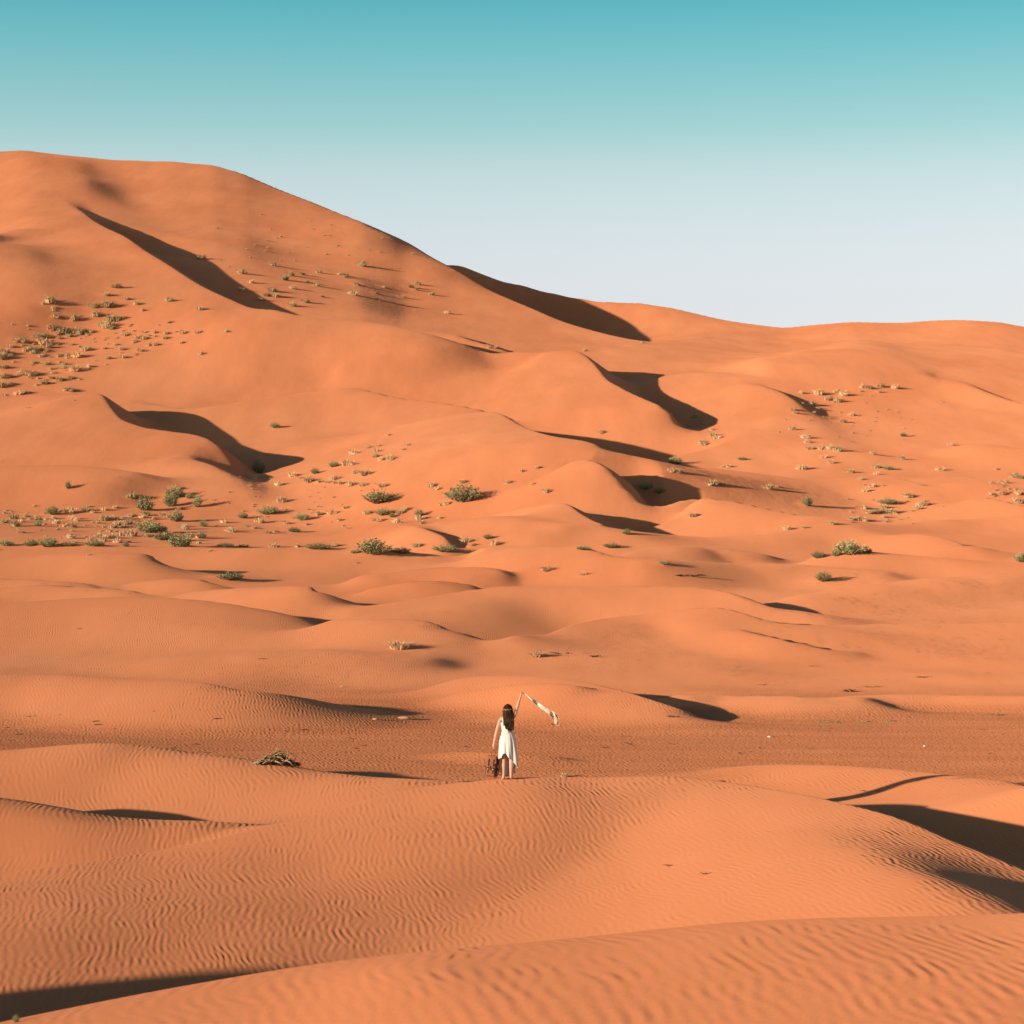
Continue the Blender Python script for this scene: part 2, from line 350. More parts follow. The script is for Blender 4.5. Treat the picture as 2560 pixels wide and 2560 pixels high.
# right, behind the woman's dune
dune([(1500, 1946), (1660, 1931), (1800, 1919), (1893, 1913), (2079, 1916), (2219, 1928), (2359, 1947), (2500, 1963), (2640, 1972)], d=[61, 60, 59, 58, 56.5, 55.5, 54.5, 54, 54], wf=8, lee=5)
dune([(2220, 2036), (2330, 2014), (2440, 1996), (2560, 1974), (2800, 1945)], d=[49.5, 49, 48.5, 48, 47], wf=2.4, lee=6)
# left dunes in front of the plain
dune([(-240, 1888), (0, 1877), (116, 1867), (280, 1860), (350, 1866), (466, 1884), (606, 1900), (700, 1917), (792, 1935), (900, 1945), (1036, 1950), (1180, 1962), (1350, 1968)], d=[54, 54, 54, 54, 54, 53.5, 53, 52.5, 52, 51.5, 51, 51, 51], wf=3.5, lee=3)
dune([(-240, 1975), (0, 1996), (132, 2021), (265, 2045), (371, 2054), (497, 2058), (640, 2066), (780, 2075), (950, 2070)], d=[47, 47, 46.7, 46.5, 46.5, 46.5, 46.6, 47, 47.5], wf=2.6, lee=2.5)
# the woman's dune
N1P = [(-240, 2215), (0, 2188), (200, 2160), (460, 2115), (760, 2046), (940, 1996), (1060, 1967), (1200, 1952), (1265, 1946), (1450, 1944), (1700, 1946), (1830, 1958), (1975, 1982), (2100, 2008), (2207, 2036), (2406, 2118), (2560, 2180), (2800, 2270)]
N1D = [40, 40.5, 41, 42.3, 44, 45.2, 46, 46.3, 46.5, 47, 47, 46.5, 45, 43.5, 42, 39, 37, 34]
dune(N1P, d=N1D, wf=8, lee='slip', sl=.55)
dune([(1780, 2075), (1900, 2098), (2020, 2128), (2130, 2165), (2250, 2215), (2400, 2275), (2560, 2340), (2750, 2405)], h=[.05, .2, .35, .5, .6, .65, .65, .5], wf=10, lee=5)
dune(N1P[5:13], d=N1D[5:13], wf=14, lee=10)
# nearest dune
dune([(-1500, 3100), (-400, 2900), (100, 2740), (424, 2612), (570, 2565), (821, 2495), (994, 2438), (1280, 2410), (1611, 2383), (1810, 2362), (2075, 2345), (2560, 2330), (3200, 2310)], d=[11, 12, 14, 14.6, 15, 15.2, 15.3, 15.5, 15.5, 15.5, 15.5, 15.5, 15.5], wf=7, lee=3.2)
# off to the left: the dune whose shadow falls across the hollow
dune([(-5600, 2120), (-4600, 2190), (-3600, 2310), (-2900, 2480), (-2400, 2700)], d=[19, 19, 19, 19, 19], wf=1.8, lee=1.8)


# gentle undulation
def vnoise(x, y, seed):
    r = np.random.default_rng(seed)
    out = np.zeros_like(x)
    for k in range(7):
        th = r.uniform(0, 2 * np.pi); ph = r.uniform(0, 2 * np.pi); fq = r.uniform(0.7, 1.4)
        out += np.sin((x * np.cos(th) + y * np.sin(th)) * fq + ph)
    return out / 7
amp = np.interp(YY, [5, 40, 100, 300, 700], [0.015, 0.03, 0.10, 0.5, 1.0])
lam = np.interp(YY, [5, 40, 100, 300, 700], [2.5, 3.5, 9, 22, 40])
for lv, lm, am, lo, hi in ((1, 3.5, 0.035, 5, 70), (2, 9, 0.09, 60, 220), (3, 24, 0.14, 150, 900), (4, 60, 0.5, 300, 1400)):
    wgt = np.clip((YY - lo) / (lo * 0.4 + 1), 0, 1) * np.clip((hi - YY) / (hi * 0.3), 0, 1)
    Z += vnoise(XX * 2 * np.pi / lm, YY * 2 * np.pi / lm, lv) * am * wgt

# ------------------------------------------------------------------ where the plants grow (photo pixels of their foot, width and height)
def zoomed(ox, oy, k, pts): return [(ox + x / k, oy + y / k) for x, y in pts]
SHRUBS = [  # px, py, width, height, label key
    (170, 1221, 17, 17, 'lone'), (133, 1286, 37, 18, "low wide green shrub standing by itself in the straw at the flat's far end"), (363, 1275, 40, 31, 'tall round green shrub next to the shrub group under the soft mound'), (427, 1265, 32, 31, 'pale olive shrub at the front of the group under the soft mound'), (437, 1243, 40, 25, 'dark green shrub at the back of the group under the soft mound'),
    (474, 1246, 18, 14, 'smallest shrub at the back of the group under the soft mound'), (493, 1267, 22, 26, 'narrow green shrub at the shadow end of the group under the soft mound'), (440, 1303, 34, 26, 'green shrub on bare sand just in front of the group under the soft mound'), (371, 1331, 54, 28, 'widest dark green shrub in the middle of the scrubby flat'), (402, 1330, 30, 17, 'smaller dark shrub grown against the widest shrub of the scrubby flat'),
    (96, 1315, 20, 14, 'tiny green shrub among the pale straw clumps of the scrubby flat'), (16, 1364, 40, 14, 'crest'), (77, 1365, 36, 16, 'crest'), (120, 1366, 50, 21, 'crest'), (172, 1365, 38, 11, 'crest'),
    (236, 1365, 46, 13, 'crest'), (314, 1366, 18, 9, 'crest'), (408, 1350, 46, 20, 'flat grey-green shrub spreading in front of the widest shrub'), (450, 1367, 60, 30, 'loose plumed olive shrub at the front edge of the scrubby flat'), (504, 1346, 24, 16, 'left'),
    (508, 1316, 22, 14, 'left'), (647, 1182, 31, 33, 'slipfoot'), (787, 1184, 22, 14, 'mid'), (834, 1167, 24, 13, 'mid'), (946, 1256, 76, 30, 'broad1'),
    (1160, 1252, 80, 36, 'broad2'), (671, 1285, 52, 18, 'mid'), (607, 1295, 24, 14, 'mid'), (756, 1300, 32, 17, 'mid'), (958, 1287, 42, 17, 'mid'),
    (1047, 1291, 23, 18, 'mid'), (981, 1293, 20, 10, 'mid'), (737, 1330, 28, 12, 'mid'), (566, 1368, 40, 11, 'crest'), (609, 1368, 24, 8, 'crest'),
    (795, 1373, 54, 14, 'crest'), (935, 1384, 76, 34, 'bigcrest'), (1003, 1383, 50, 14, 'crest'), (884, 1383, 20, 9, 'crest'), (1113, 1379, 56, 16, 'crest'),
    (1220, 1347, 24, 11, 'low'), (687, 1069, 24, 12, 'slope'), (575, 1449, 60, 19, 'single'), (1456, 1374, 36, 9, 'low'), (1528, 1369, 38, 11, 'low'),
    (2019, 1264, 22, 22, 'right1'), (2126, 1385, 76, 31, 'right2'), (2046, 1395, 36, 17, 'right3'), (2088, 1390, 20, 17, 'right3'), (2166, 1382, 26, 12, 'right3'),
    (2058, 1452, 42, 22, 'right4'), (2552, 1404, 36, 21, 'right5'), (2259, 1091, 17, 9, 'rslope'), (1856, 1150, 22, 7, 'rslope'), (1688, 1160, 30, 18, 'shade'),
    (1567, 1336, 22, 13, 'shade'), (1618, 1222, 44, 14, 'shade'), (1650, 1232, 36, 12, 'shade'), (2221, 1174, 26, 9, 'rslope'), (2219, 1260, 40, 14, 'rslope'),
    (1660, 1411, 24, 9, 'low'), (40, 2556, 16, 18, 'sprig')]
SHRUB_LABEL = {
    'lone': 'small green shrub alone on the smooth slope above the scrubby flat',
    'left': 'green desert shrub among straw tufts on the scrubby flat at the dune foot',
    'crest': 'low grey-green shrub half hidden behind the long level crest below the scrubby flat',
    'slipfoot': 'upright green shrub at the tip of the dark slip face shadow',
    'mid': 'green shrub with straw tufts on the open sand between slip face and broad bushes',
    'broad1': 'broad low green shrub on the open sand, the flatter of the two wide bushes',
    'broad2': 'broad domed green shrub on the open sand with straw tuft before it',
    'bigcrest': 'biggest dark green bush standing on the long level crest below the scrubby flat',
    'low': 'thin low green plant on the rolling sand between small dunes',
    'slope': 'tiny green shrub alone on the bare slope beside the slip face',
    'single': 'low bright green shrub alone between rippled small dunes',
    'right1': 'small upright green shrub alone on the right hand dune slope',
    'right2': 'long domed green bush on top of a low dune crest',
    'right3': 'small green shrub beside the long domed bush on the low crest',
    'right4': 'small green shrub with slanting shadow on smooth sand below the domed bush',
    'right5': 'rounded green shrub on the low crest, cut by the picture edge',
    'rslope': 'tiny green shrub among straw tufts on the far right dune slope',
    'shade': 'dark shrub growing in the shadow of a slip face',
    'sprig': 'small pale green sprig in the shadow of the near hollow'}
TUFTS = []
def tufts(key, size, pts):
    for p in pts: TUFTS.append((p[0], p[1], size, key))
tufts('flat', 15, zoomed(0, 1180, 3.773, [(80, 470), (130, 440), (40, 480), (240, 420), (300, 450), (480, 470), (530, 485), (430, 450), (660, 445), (720, 460), (820, 365), (880, 385), (980, 360),
    (1090, 340), (670, 385), (990, 455), (1070, 450), (1220, 420), (1255, 412), (1340, 430), (1370, 408), (1450, 445), (1200, 490), (1060, 525), (1100, 510), (1030, 565), (930, 610), (1040, 620),
    (850, 650), (960, 650), (1000, 625), (1110, 665), (660, 625), (700, 668), (200, 575), (610, 515), (685, 518), (1240, 605), (1390, 612), (1430, 600), (1590, 605), (1760, 515), (1740, 540), (1790, 615), (1890, 620),
    (1310, 235), (1240, 242), (1660, 158), (1680, 355), (1530, 408), (1580, 425), (140, 510), (200, 470), (350, 440), (500, 440), (1140, 600)]))
tufts('open', 14, zoomed(500, 1130, 2.576, [(650, 168), (600, 158), (620, 150), (700, 192), (770, 195), (820, 197), (880, 203), (910, 205), (975, 216), (1050, 217), (945, 82), (980, 85), (1180, 222), (1490, 222), (1520, 242),
    (510, 212), (350, 172), (850, 398), (770, 405), (900, 442), (1290, 395), (1320, 375), (1160, 445), (1130, 440), (1270, 455), (1420, 432), (1430, 462), (1690, 198), (1590, 338), (1560, 342), (1400, 608), (480, 612),
    (635, 612), (820, 612), (880, 605), (380, 455), (210, 515), (190, 508), (350, 492), (310, 482), (155, 455), (560, 462), (440, 522), (490, 516), (990, 12), (1130, 32), (1170, 52), (1230, 47), (1000, 137),
    (1070, 147), (865, 177), (1710, 578), (1760, 602), (1900, 597), (690, 468), (610, 428), (1540, 427), (1080, 397), (1050, 392), (940, 362), (525, 320)]))
tufts('tall', 17, zoomed(0, 340, 2.1467, [(270, 893), (300, 975), (400, 985), (570, 855), (620, 812), (500, 918), (550, 915), (580, 915), (515, 965), (905, 885), (570, 1025), (600, 1035),
    (550, 1020), (610, 990), (660, 978), (320, 1045), (350, 1055), (400, 1055), (430, 1060), (280, 1035), (230, 1075), (200, 1080), (240, 1115), (260, 1135), (120, 1105), (90, 1105), (160, 1150), (180, 1165), (140, 1155),
    (20, 1170), (60, 1170), (10, 1195), (330, 1180), (380, 1180), (410, 1185), (240, 1225), (180, 1220), (380, 1250), (350, 1245), (400, 1260), (480, 1240), (20, 1245), (15, 1295), (40, 1295), (140, 1280),
    (110, 1270), (170, 1285), (240, 1330), (60, 1335), (10, 1345), (360, 1365), (390, 1370), (150, 1380), (100, 1385), (320, 1312), (280, 1302), (380, 1302), (490, 1055), (460, 1150), (310, 1065), (370, 1075), (210, 1150)]))
tufts('talls', 11, zoomed(0, 340, 2.1467, [(680, 877), (735, 903), (765, 938), (1070, 932), (905, 1002), (670, 1072), (740, 1085), (770, 1090), (720, 1105), (830, 1057), (890, 1062), (980, 1060), (1060, 1057),
    (1215, 1052), (560, 1142), (620, 1122), (650, 1147), (740, 1150), (760, 1155), (800, 1125), (830, 1122), (880, 1087), (975, 1112), (1080, 1172), (660, 1190), (580, 1195)]))
tufts('face', 13, zoomed(0, 340, 2.1467, [(1080, 660), (1300, 738), (1350, 788), (1465, 693), (1560, 748), (1620, 743), (1645, 783), (1700, 803), (1710, 733), (1820, 743), (1850, 758), (1910, 798),
    (1890, 848), (1725, 863), (1460, 833), (1430, 858), (1400, 883), (1300, 833), (1570, 818), (1640, 892), (1570, 913), (1525, 772), (1480, 862)])
    + zoomed(850, 600, 2.1467, [(115, 138), (65, 293), (195, 288), (210, 323), (235, 255), (95, 242), (340, 308), (375, 253), (410, 268), (415, 237), (490, 293), (575, 393), (25, 193)]))
tufts('centre', 11, zoomed(850, 600, 2.1467, [(40, 1205), (75, 1147), (150, 1117), (205, 1107), (200, 1137), (360, 1102), (340, 1127), (190, 1167), (225, 1182), (275, 1182), (260, 1050), (1060, 1224), (975, 1243),
    (900, 1303), (1035, 1312), (660, 1302), (490, 1320), (1110, 1353), (1090, 1350), (120, 1317), (60, 1314), (1400, 1035), (1315, 595), (800, 578), (840, 580), (1620, 552)]))
tufts('right', 13, zoomed(1660, 700, 2.1467, [(170, 738), (215, 753), (230, 775), (255, 805), (270, 840), (285, 850), (205, 875), (220, 885), (690, 698), (705, 715), (800, 668), (825, 693), (880, 643), (930, 653), (965, 618), (925, 602), (830, 614), (735, 607), (1070, 578), (1100, 582),
    (1160, 572), (1150, 602), (1240, 580), (1005, 727), (960, 762), (690, 803), (760, 848), (770, 872), (785, 907), (850, 907), (890, 907), (930, 917), (855, 952), (900, 982), (1120, 934), (1275, 962),
    (1540, 887), (1480, 1020), (1140, 1007), (1140, 1043), (1000, 1032), (720, 1013), (740, 1015), (350, 1003), (315, 1003), (610, 1110), (565, 1120), (265, 1098), (310, 1098), (245, 1102),
    (1060, 1072), (1120, 1110), (1080, 1134), (1315, 1165), (1300, 1160), (1370, 1213), (1400, 1208), (1360, 1230), (1180, 1223), (1160, 1243), (1130, 1248), (1220, 1248), (1180, 1273), (1000, 1288), (1040, 1288), (1080, 1293),
    (900, 1310), (660, 1338), (750, 1330), (1880, 1060), (1910, 1065), (1830, 1090), (1750, 1153), (1810, 1148), (1880, 1185), (1910, 1195), (1900, 1148), (160, 1268), (1080, 1227), (1100, 1252), (40, 1028), (75, 1033)]))
TUFT_LABEL = {
    'flat': ('dry straw tuft among green shrubs on the scrubby flat', 'straw tufts on the scrubby flat'),
    'open': ('small dry straw tuft on the open sand around the broad green bushes', 'straw tufts on the open sand'),
    'tall': ('dry olive tuft in the dense patch at the foot of the tall dune', 'dense tufts at the foot of the tall dune'),
    'talls': ('sparse small dry tuft beside the dense patch under the tall dune', 'sparse tufts under the tall dune'),
    'face': ('dry tuft on the sunlit face of the tall dune beyond the long spur shadow', 'tufts on the face of the tall dune'),
    'centre': ('tiny dry tuft on the smooth slopes of the central ridges', 'tiny tufts on the central ridges'),
    'right': ('dry straw tuft scattered over the right hand dune slopes', 'tufts on the right hand slopes')}
TUFTS = TUFTS[:1000]

# sand gathers in low hummocks at the foot of the plants
HUMMOCK = []
for (px, py, w, h, k) in SHRUBS:
    if w < 16 or k in ('sprig', 'shade'): continue
    d = solve_d(px, py)
    HUMMOCK.append((px, d, w / F * d))
for (px, py, w, k) in TUFTS:
    d = solve_d(px, py)
    HUMMOCK.append((px, d, 1.15 * w / F * d))
for px, d, w in HUMMOCK:
    x = (px - 1280) / F * d
    r = 0.75 * w
    i0, i1 = np.searchsorted(D, d - 2.5 * r), np.searchsorted(D, d + 2.5 * r)
    j0, j1 = np.searchsorted(PX, px - 2.5 * r / d * F), np.searchsorted(PX, px + 2.5 * r / d * F)
    qx = (XX[i0:i1, j0:j1] - x + 0.15 * w) / (r * 1.2); qy = (YY[i0:i1, j0:j1] - d) / r
    Z[i0:i1, j0:j1] += 0.13 * w * np.exp(-1.4 * (qx * qx + qy * qy))


def build_terrain():
    V = np.empty((NR * NC, 3), np.float32)
    V[:, 0] = XX.ravel(); V[:, 1] = YY.ravel(); V[:, 2] = Z.ravel()
    idx = np.arange(NR * NC).reshape(NR, NC)
    q = np.stack([idx[:-1, :-1], idx[:-1, 1:], idx[1:, 1:], idx[1:, :-1]], -1).reshape(-1, 4)
    me = bpy.data.meshes.new('sand_dunes')
    me.vertices.add(len(V)); me.vertices.foreach_set('co', V.ravel())
    me.loops.add(q.size); me.loops.foreach_set('vertex_index', q.ravel().astype(np.int32))
    me.polygons.add(len(q))
    me.polygons.foreach_set('loop_start', np.arange(0, q.size, 4, dtype=np.int32))
    me.polygons.foreach_set('use_smooth', np.ones(len(q), bool))
    me.update(calc_edges=True)
    me.validate()
    o = bpy.data.objects.new('sand_dunes', me)
    C.objects.link(o)
    o['kind'] = 'structure'
    o['label'] = 'rippled orange sand dunes rising to one tall dune'
    return o

def node(nt, kind, **kw):
    n = nt.nodes.new(kind)
    for k, v in kw.items(): setattr(n, k, v)
    return n
def math_node(nt, op, a, b=None, c=None):
    n = nt.nodes.new('ShaderNodeMath'); n.operation = op
    for k, v in enumerate((a, b, c)):
        if v is None: continue
        if isinstance(v, (int, float)): n.inputs[k].default_value = v
        else: nt.links.new(v, n.inputs[k])
    return n.outputs[0]

def sand_material(ripples=True):
    m, nt, b = new_mat('sand')
    L = nt.links.new
    tc = node(nt, 'ShaderNodeTexCoord')
    P = tc.outputs['Object']
    # ---- colour: orange sand with faint paler and redder drifts
    n1 = node(nt, 'ShaderNodeTexNoise'); n1.inputs['Scale'].default_value = 0.035; n1.inputs['Detail'].default_value = 5
    L(P, n1.inputs['Vector'])
    r1 = node(nt, 'ShaderNodeValToRGB')
    r1.color_ramp.elements[0].position = 0.32; r1.color_ramp.elements[1].position = 0.72
    r1.color_ramp.elements[0].color = (0.600, 0.214, 0.090, 1); r1.color_ramp.elements[1].color = (0.655, 0.254, 0.112, 1)
    L(n1.outputs['Fac'], r1.inputs['Fac'])
    n2 = node(nt, 'ShaderNodeTexNoise'); n2.inputs['Scale'].default_value = 60; n2.inputs['Detail'].default_value = 3
    L(P, n2.inputs['Vector'])
    f2 = node(nt, 'ShaderNodeMapRange'); f2.inputs['From Min'].default_value = 0.3; f2.inputs['From Max'].default_value = 0.7
    f2.inputs['To Min'].default_value = 0.93; f2.inputs['To Max'].default_value = 1.06
    L(n2.outputs['Fac'], f2.inputs['Value'])
    mu = node(nt, 'ShaderNodeVectorMath', operation='MULTIPLY')
    n4 = node(nt, 'ShaderNodeTexNoise'); n4.inputs['Scale'].default_value = 0.09; n4.inputs['Detail'].default_value = 7; n4.inputs['Roughness'].default_value = 0.62
    mp4 = node(nt, 'ShaderNodeMapping'); mp4.inputs['Rotation'].default_value = (0, 0, 0.5); mp4.inputs['Scale'].default_value = (2.2, 0.5, 1)
    L(P, mp4.inputs['Vector']); L(mp4.outputs[0], n4.inputs['Vector'])
    f4 = node(nt, 'ShaderNodeMapRange'); f4.inputs['From Min'].default_value = 0.3; f4.inputs['From Max'].default_value = 0.7
    f4.inputs['To Min'].default_value = 0.90; f4.inputs['To Max'].default_value = 1.06
    L(n4.outputs['Fac'], f4.inputs['Value'])
    L(r1.outputs['Color'], mu.inputs[0]); L(math_node(nt, 'MULTIPLY', f2.outputs[0], f4.outputs[0]), mu.inputs[1])
    # darker, coarser sand lying on the flat: attribute of the ground
    at = node(nt, 'ShaderNodeAttribute', attribute_name='flat')
    mx = node(nt, 'ShaderNodeMix', data_type='RGBA')
    n3 = node(nt, 'ShaderNodeTexNoise'); n3.inputs['Scale'].default_value = 0.5; n3.inputs['Detail'].default_value = 6
    mp3 = node(nt, 'ShaderNodeMapping'); mp3.inputs['Scale'].default_value = (0.35, 1.6, 1)
    L(P, mp3.inputs['Vector']); L(mp3.outputs[0], n3.inputs['Vector'])
    fl = math_node(nt, 'MULTIPLY', at.outputs['Fac'], math_node(nt, 'MULTIPLY_ADD', n3.outputs['Fac'], 1.6, -0.3))
    L(fl, mx.inputs['Factor']); L(mu.outputs[0], mx.inputs['A']); mx.inputs['B'].default_value = (0.50, 0.170, 0.064, 1)
    L(mx.outputs['Result'], b.inputs['Base Color'])
    b.inputs['Roughness'].default_value = 0.95
    b.inputs['Specular IOR Level'].default_value = 0.08
    b.inputs['Diffuse Roughness'].default_value = 0.85
    if not ripples:
        bn = node(nt, 'ShaderNodeTexNoise'); bn.inputs['Scale'].default_value = 0.5; bn.inputs['Detail'].default_value = 5; bn.inputs['Roughness'].default_value = 0.6
        bm_ = node(nt, 'ShaderNodeMapping'); bm_.inputs['Rotation'].default_value = (0, 0, -0.3); bm_.inputs['Scale'].default_value = (1.6, 0.6, 1)
        L(P, bm_.inputs['Vector']); L(bm_.outputs[0], bn.inputs['Vector'])
        bp = node(nt, 'ShaderNodeBump'); bp.inputs['Strength'].default_value = 1.0; bp.inputs['Distance'].default_value = 0.055
        L(bn.outputs['Fac'], bp.inputs['Height']); L(bp.outputs[0], b.inputs['Normal'])
        return m
    # ---- wind ripples
    wn_ = node(nt, 'ShaderNodeTexNoise'); wn_.inputs['Scale'].default_value = 0.33; wn_.inputs['Detail'].default_value = 2
    L(P, wn_.inputs['Vector'])
    sub = node(nt, 'ShaderNodeVectorMath', operation='SUBTRACT'); L(wn_.outputs['Color'], sub.inputs[0]); sub.inputs[1].default_value = (0.5, 0.5, 0.5)
    sc = node(nt, 'ShaderNodeVectorMath', operation='SCALE'); L(sub.outputs[0], sc.inputs[0]); sc.inputs['Scale'].default_value = 0.85
    ad = node(nt, 'ShaderNodeVectorMath', operation='ADD'); L(P, ad.inputs[0]); L(sc.outputs[0], ad.inputs[1])
    mp = node(nt, 'ShaderNodeMapping'); mp.inputs['Rotation'].default_value = (0, 0, math.radians(-14)); mp.inputs['Scale'].default_value = (1, 0.75, 1)
    L(ad.outputs[0], mp.inputs['Vector'])
    gb = node(nt, 'ShaderNodeTexGabor', gabor_type='2D')
    gb.inputs['Scale'].default_value = 3.1; gb.inputs['Frequency'].default_value = 2.4
    gb.inputs['Anisotropy'].default_value = 0.90; gb.inputs['Orientation'].default_value = 0.0
    L(mp.outputs[0], gb.inputs['Vector'])
    ra = node(nt, 'ShaderNodeAttribute', attribute_name='ripple')
    pn = node(nt, 'ShaderNodeTexNoise'); pn.inputs['Scale'].default_value = 0.22; pn.inputs['Detail'].default_value = 2
    L(P, pn.inputs['Vector'])
    pr = node(nt, 'ShaderNodeMapRange'); pr.inputs['From Min'].default_value = 0.36; pr.inputs['From Max'].default_value = 0.6
    pr.inputs['To Min'].default_value = 0.62; pr.inputs['To Max'].default_value = 1.0
    L(pn.outputs['Fac'], pr.inputs['Value'])
    amp = math_node(nt, 'MULTIPLY', ra.outputs['Fac'], pr.outputs[0])
    hr = math_node(nt, 'MULTIPLY', math_node(nt, 'MULTIPLY', gb.outputs['Value'], amp), 0.0098)
    # fine roughness of loose sand, stronger on the flat
    fn = node(nt, 'ShaderNodeTexNoise'); fn.inputs['Scale'].default_value = 9; fn.inputs['Detail'].default_value = 4
    L(P, fn.inputs['Vector'])
    hf = math_node(nt, 'MULTIPLY', fn.outputs['Fac'], math_node(nt, 'MULTIPLY_ADD', at.outputs['Fac'], 0.03, 0.003))
    hf = math_node(nt, 'MULTIPLY', hf, ra.outputs['Fac'])
    bp = node(nt, 'ShaderNodeBump'); bp.inputs['Strength'].default_value = 1.0; bp.inputs['Distance'].default_value = 1.0
    L(math_node(nt, 'ADD', hr, hf), bp.inputs['Height'])
    L(bp.outputs[0], b.inputs['Normal'])
    return m

ter = build_terrain()
me_g = bpy.data.meshes.new('desert_ground'); me_g.from_pydata([(-9000, -9000, -14), (9000, -9000, -14), (9000, 9000, -14), (-9000, 9000, -14)], [], [(0, 1, 2, 3)])
gr_o = bpy.data.objects.new('desert_ground', me_g); C.objects.link(gr_o); gr_o['kind'] = 'structure'
gy, gx = np.gradient(Z)
sy = np.gradient(Z, axis=0) / np.gradient(YY, axis=0)
rip = np.clip((235 - YY) / 80, 0, 1) * np.interp(YY, [12, 20, 28, 60, 110, 160], [0.85, 0.9, 1.15, 1.15, 1.8, 2.3]) * np.clip((0.62 - np.abs(sy)) / 0.2, 0, 1)
flat = np.clip((YY - 53) / 5, 0, 1) * np.clip((97 - YY) / 12, 0, 1) * np.clip((-5.85 - Z) / 0.25, 0, 1)
for nm, v in (('ripple', rip), ('flat', flat)):
    at = ter.data.attributes.new(nm, 'FLOAT', 'POINT')
    at.data.foreach_set('value', v.astype(np.float32).ravel())
ter.data.materials.append(sand_material())
M_far = sand_material(False); ter.data.materials.append(M_far); me_g.materials.append(M_far)
mi = (np.repeat(D[:-1], NC - 1) > 228).astype(np.int32)
ter.data.polygons.foreach_set('material_index', mi)

# ------------------------------------------------------------------ object helpers
def mesh_obj(name, verts, faces, mat, parent=None, smooth=True):
    me = bpy.data.meshes.new(name)
    me.from_pydata(verts, [], faces); me.update()
    if smooth: me.polygons.foreach_set('use_smooth', [True] * len(me.polygons))
    if mat: me.materials.append(mat)
    o = bpy.data.objects.new(name, me); C.objects.link(o)
    if parent: o.parent = parent
    return o
def empty(name, loc=(0, 0, 0)):
    o = bpy.data.objects.new(name, None); C.objects.link(o); o.location = loc; o.empty_display_size = 0.2
    return o
def tag(o, label, cat, group=None):
    o['label'] = label; o['category'] = cat
    if group: o['group'] = group
def spot(px, py, dmin=0):
    d = solve_d(px, py, 0, dmin); x = (px - 1280) / F * d
    return Vector((x, d, ground_z(x, d)))
def tube(V, Fc, pts, radii, n=6):
    """append a swept tube to vertex/face lists"""
    base = len(V)
    pts = [Vector(p) for p in pts]
    for i, p in enumerate(pts):
        t = (pts[min(i + 1, len(pts) - 1)] - pts[max(i - 1, 0)]).normalized()
        u = t.cross(Vector((0, 0, 1)) if abs(t.z) < 0.9 else Vector((1, 0, 0))).normalized(); v = t.cross(u)
        for k in range(n):
            a = 2 * math.pi * k / n
            V.append(tuple(p + (u * math.cos(a) + v * math.sin(a)) * radii[i]))
    for i in range(len(pts) - 1):
        for k in range(n):
            Fc.append((base + i * n + k, base + i * n + (k + 1) % n, base + (i + 1) * n + (k + 1) % n, base + (i + 1) * n + k))
    Fc.append(tuple(base + k for k in reversed(range(n)))); Fc.append(tuple(base + (len(pts) - 1) * n + k for k in range(n)))

def leaf_mat(name, c0, c1, scale=9.0, trans=0.25):
    m, nt, b = new_mat(name)
    tc = node(nt, 'ShaderNodeTexCoord'); n = node(nt, 'ShaderNodeTexNoise')
    n.inputs['Scale'].default_value = scale; n.inputs['Detail'].default_value = 3
    nt.links.new(tc.outputs['Object'], n.inputs['Vector'])
    r = node(nt, 'ShaderNodeValToRGB'); r.color_ramp.elements[0].position = 0.35; r.color_ramp.elements[1].position = 0.65
    r.color_ramp.elements[0].color = c0 + (1,); r.color_ramp.elements[1].color = c1 + (1,)
    oi = node(nt, 'ShaderNodeObjectInfo')
    hv = node(nt, 'ShaderNodeHueSaturation')
    nt.links.new(math_node(nt, 'MULTIPLY_ADD', oi.outputs['Random'], 0.5, 0.75), hv.inputs['Value'])
    nt.links.new(n.outputs['Fac'], r.inputs['Fac']); nt.links.new(r.outputs['Color'], hv.inputs['Color'])
    nt.links.new(hv.outputs['Color'], b.inputs['Base Color'])
    b.inputs['Roughness'].default_value = 0.85; b.inputs['Specular IOR Level'].default_value = 0.15
    return m
M_leaf = leaf_mat('shrub_leaf', (0.16, 0.155, 0.065), (0.42, 0.38, 0.18))
M_leaf2 = leaf_mat('shrub_leaf_bright', (0.19, 0.20, 0.08), (0.46, 0.43, 0.21))
M_bark = simple_mat('bark', (0.16, 0.10, 0.06), 0.9, 0.3, 20)
M_straw = leaf_mat('straw', (0.55, 0.33, 0.16), (0.90, 0.66, 0.38), 5.0)
M_olive = leaf_mat('straw_olive', (0.30, 0.22, 0.10), (0.72, 0.55, 0.29), 5.0)
M_twig = simple_mat('twig', (0.17, 0.085, 0.045), 0.9, 0.45, 14)
M_twigd = simple_mat('twig_dark', (0.05, 0.026, 0.016), 0.95, 0.4, 12)

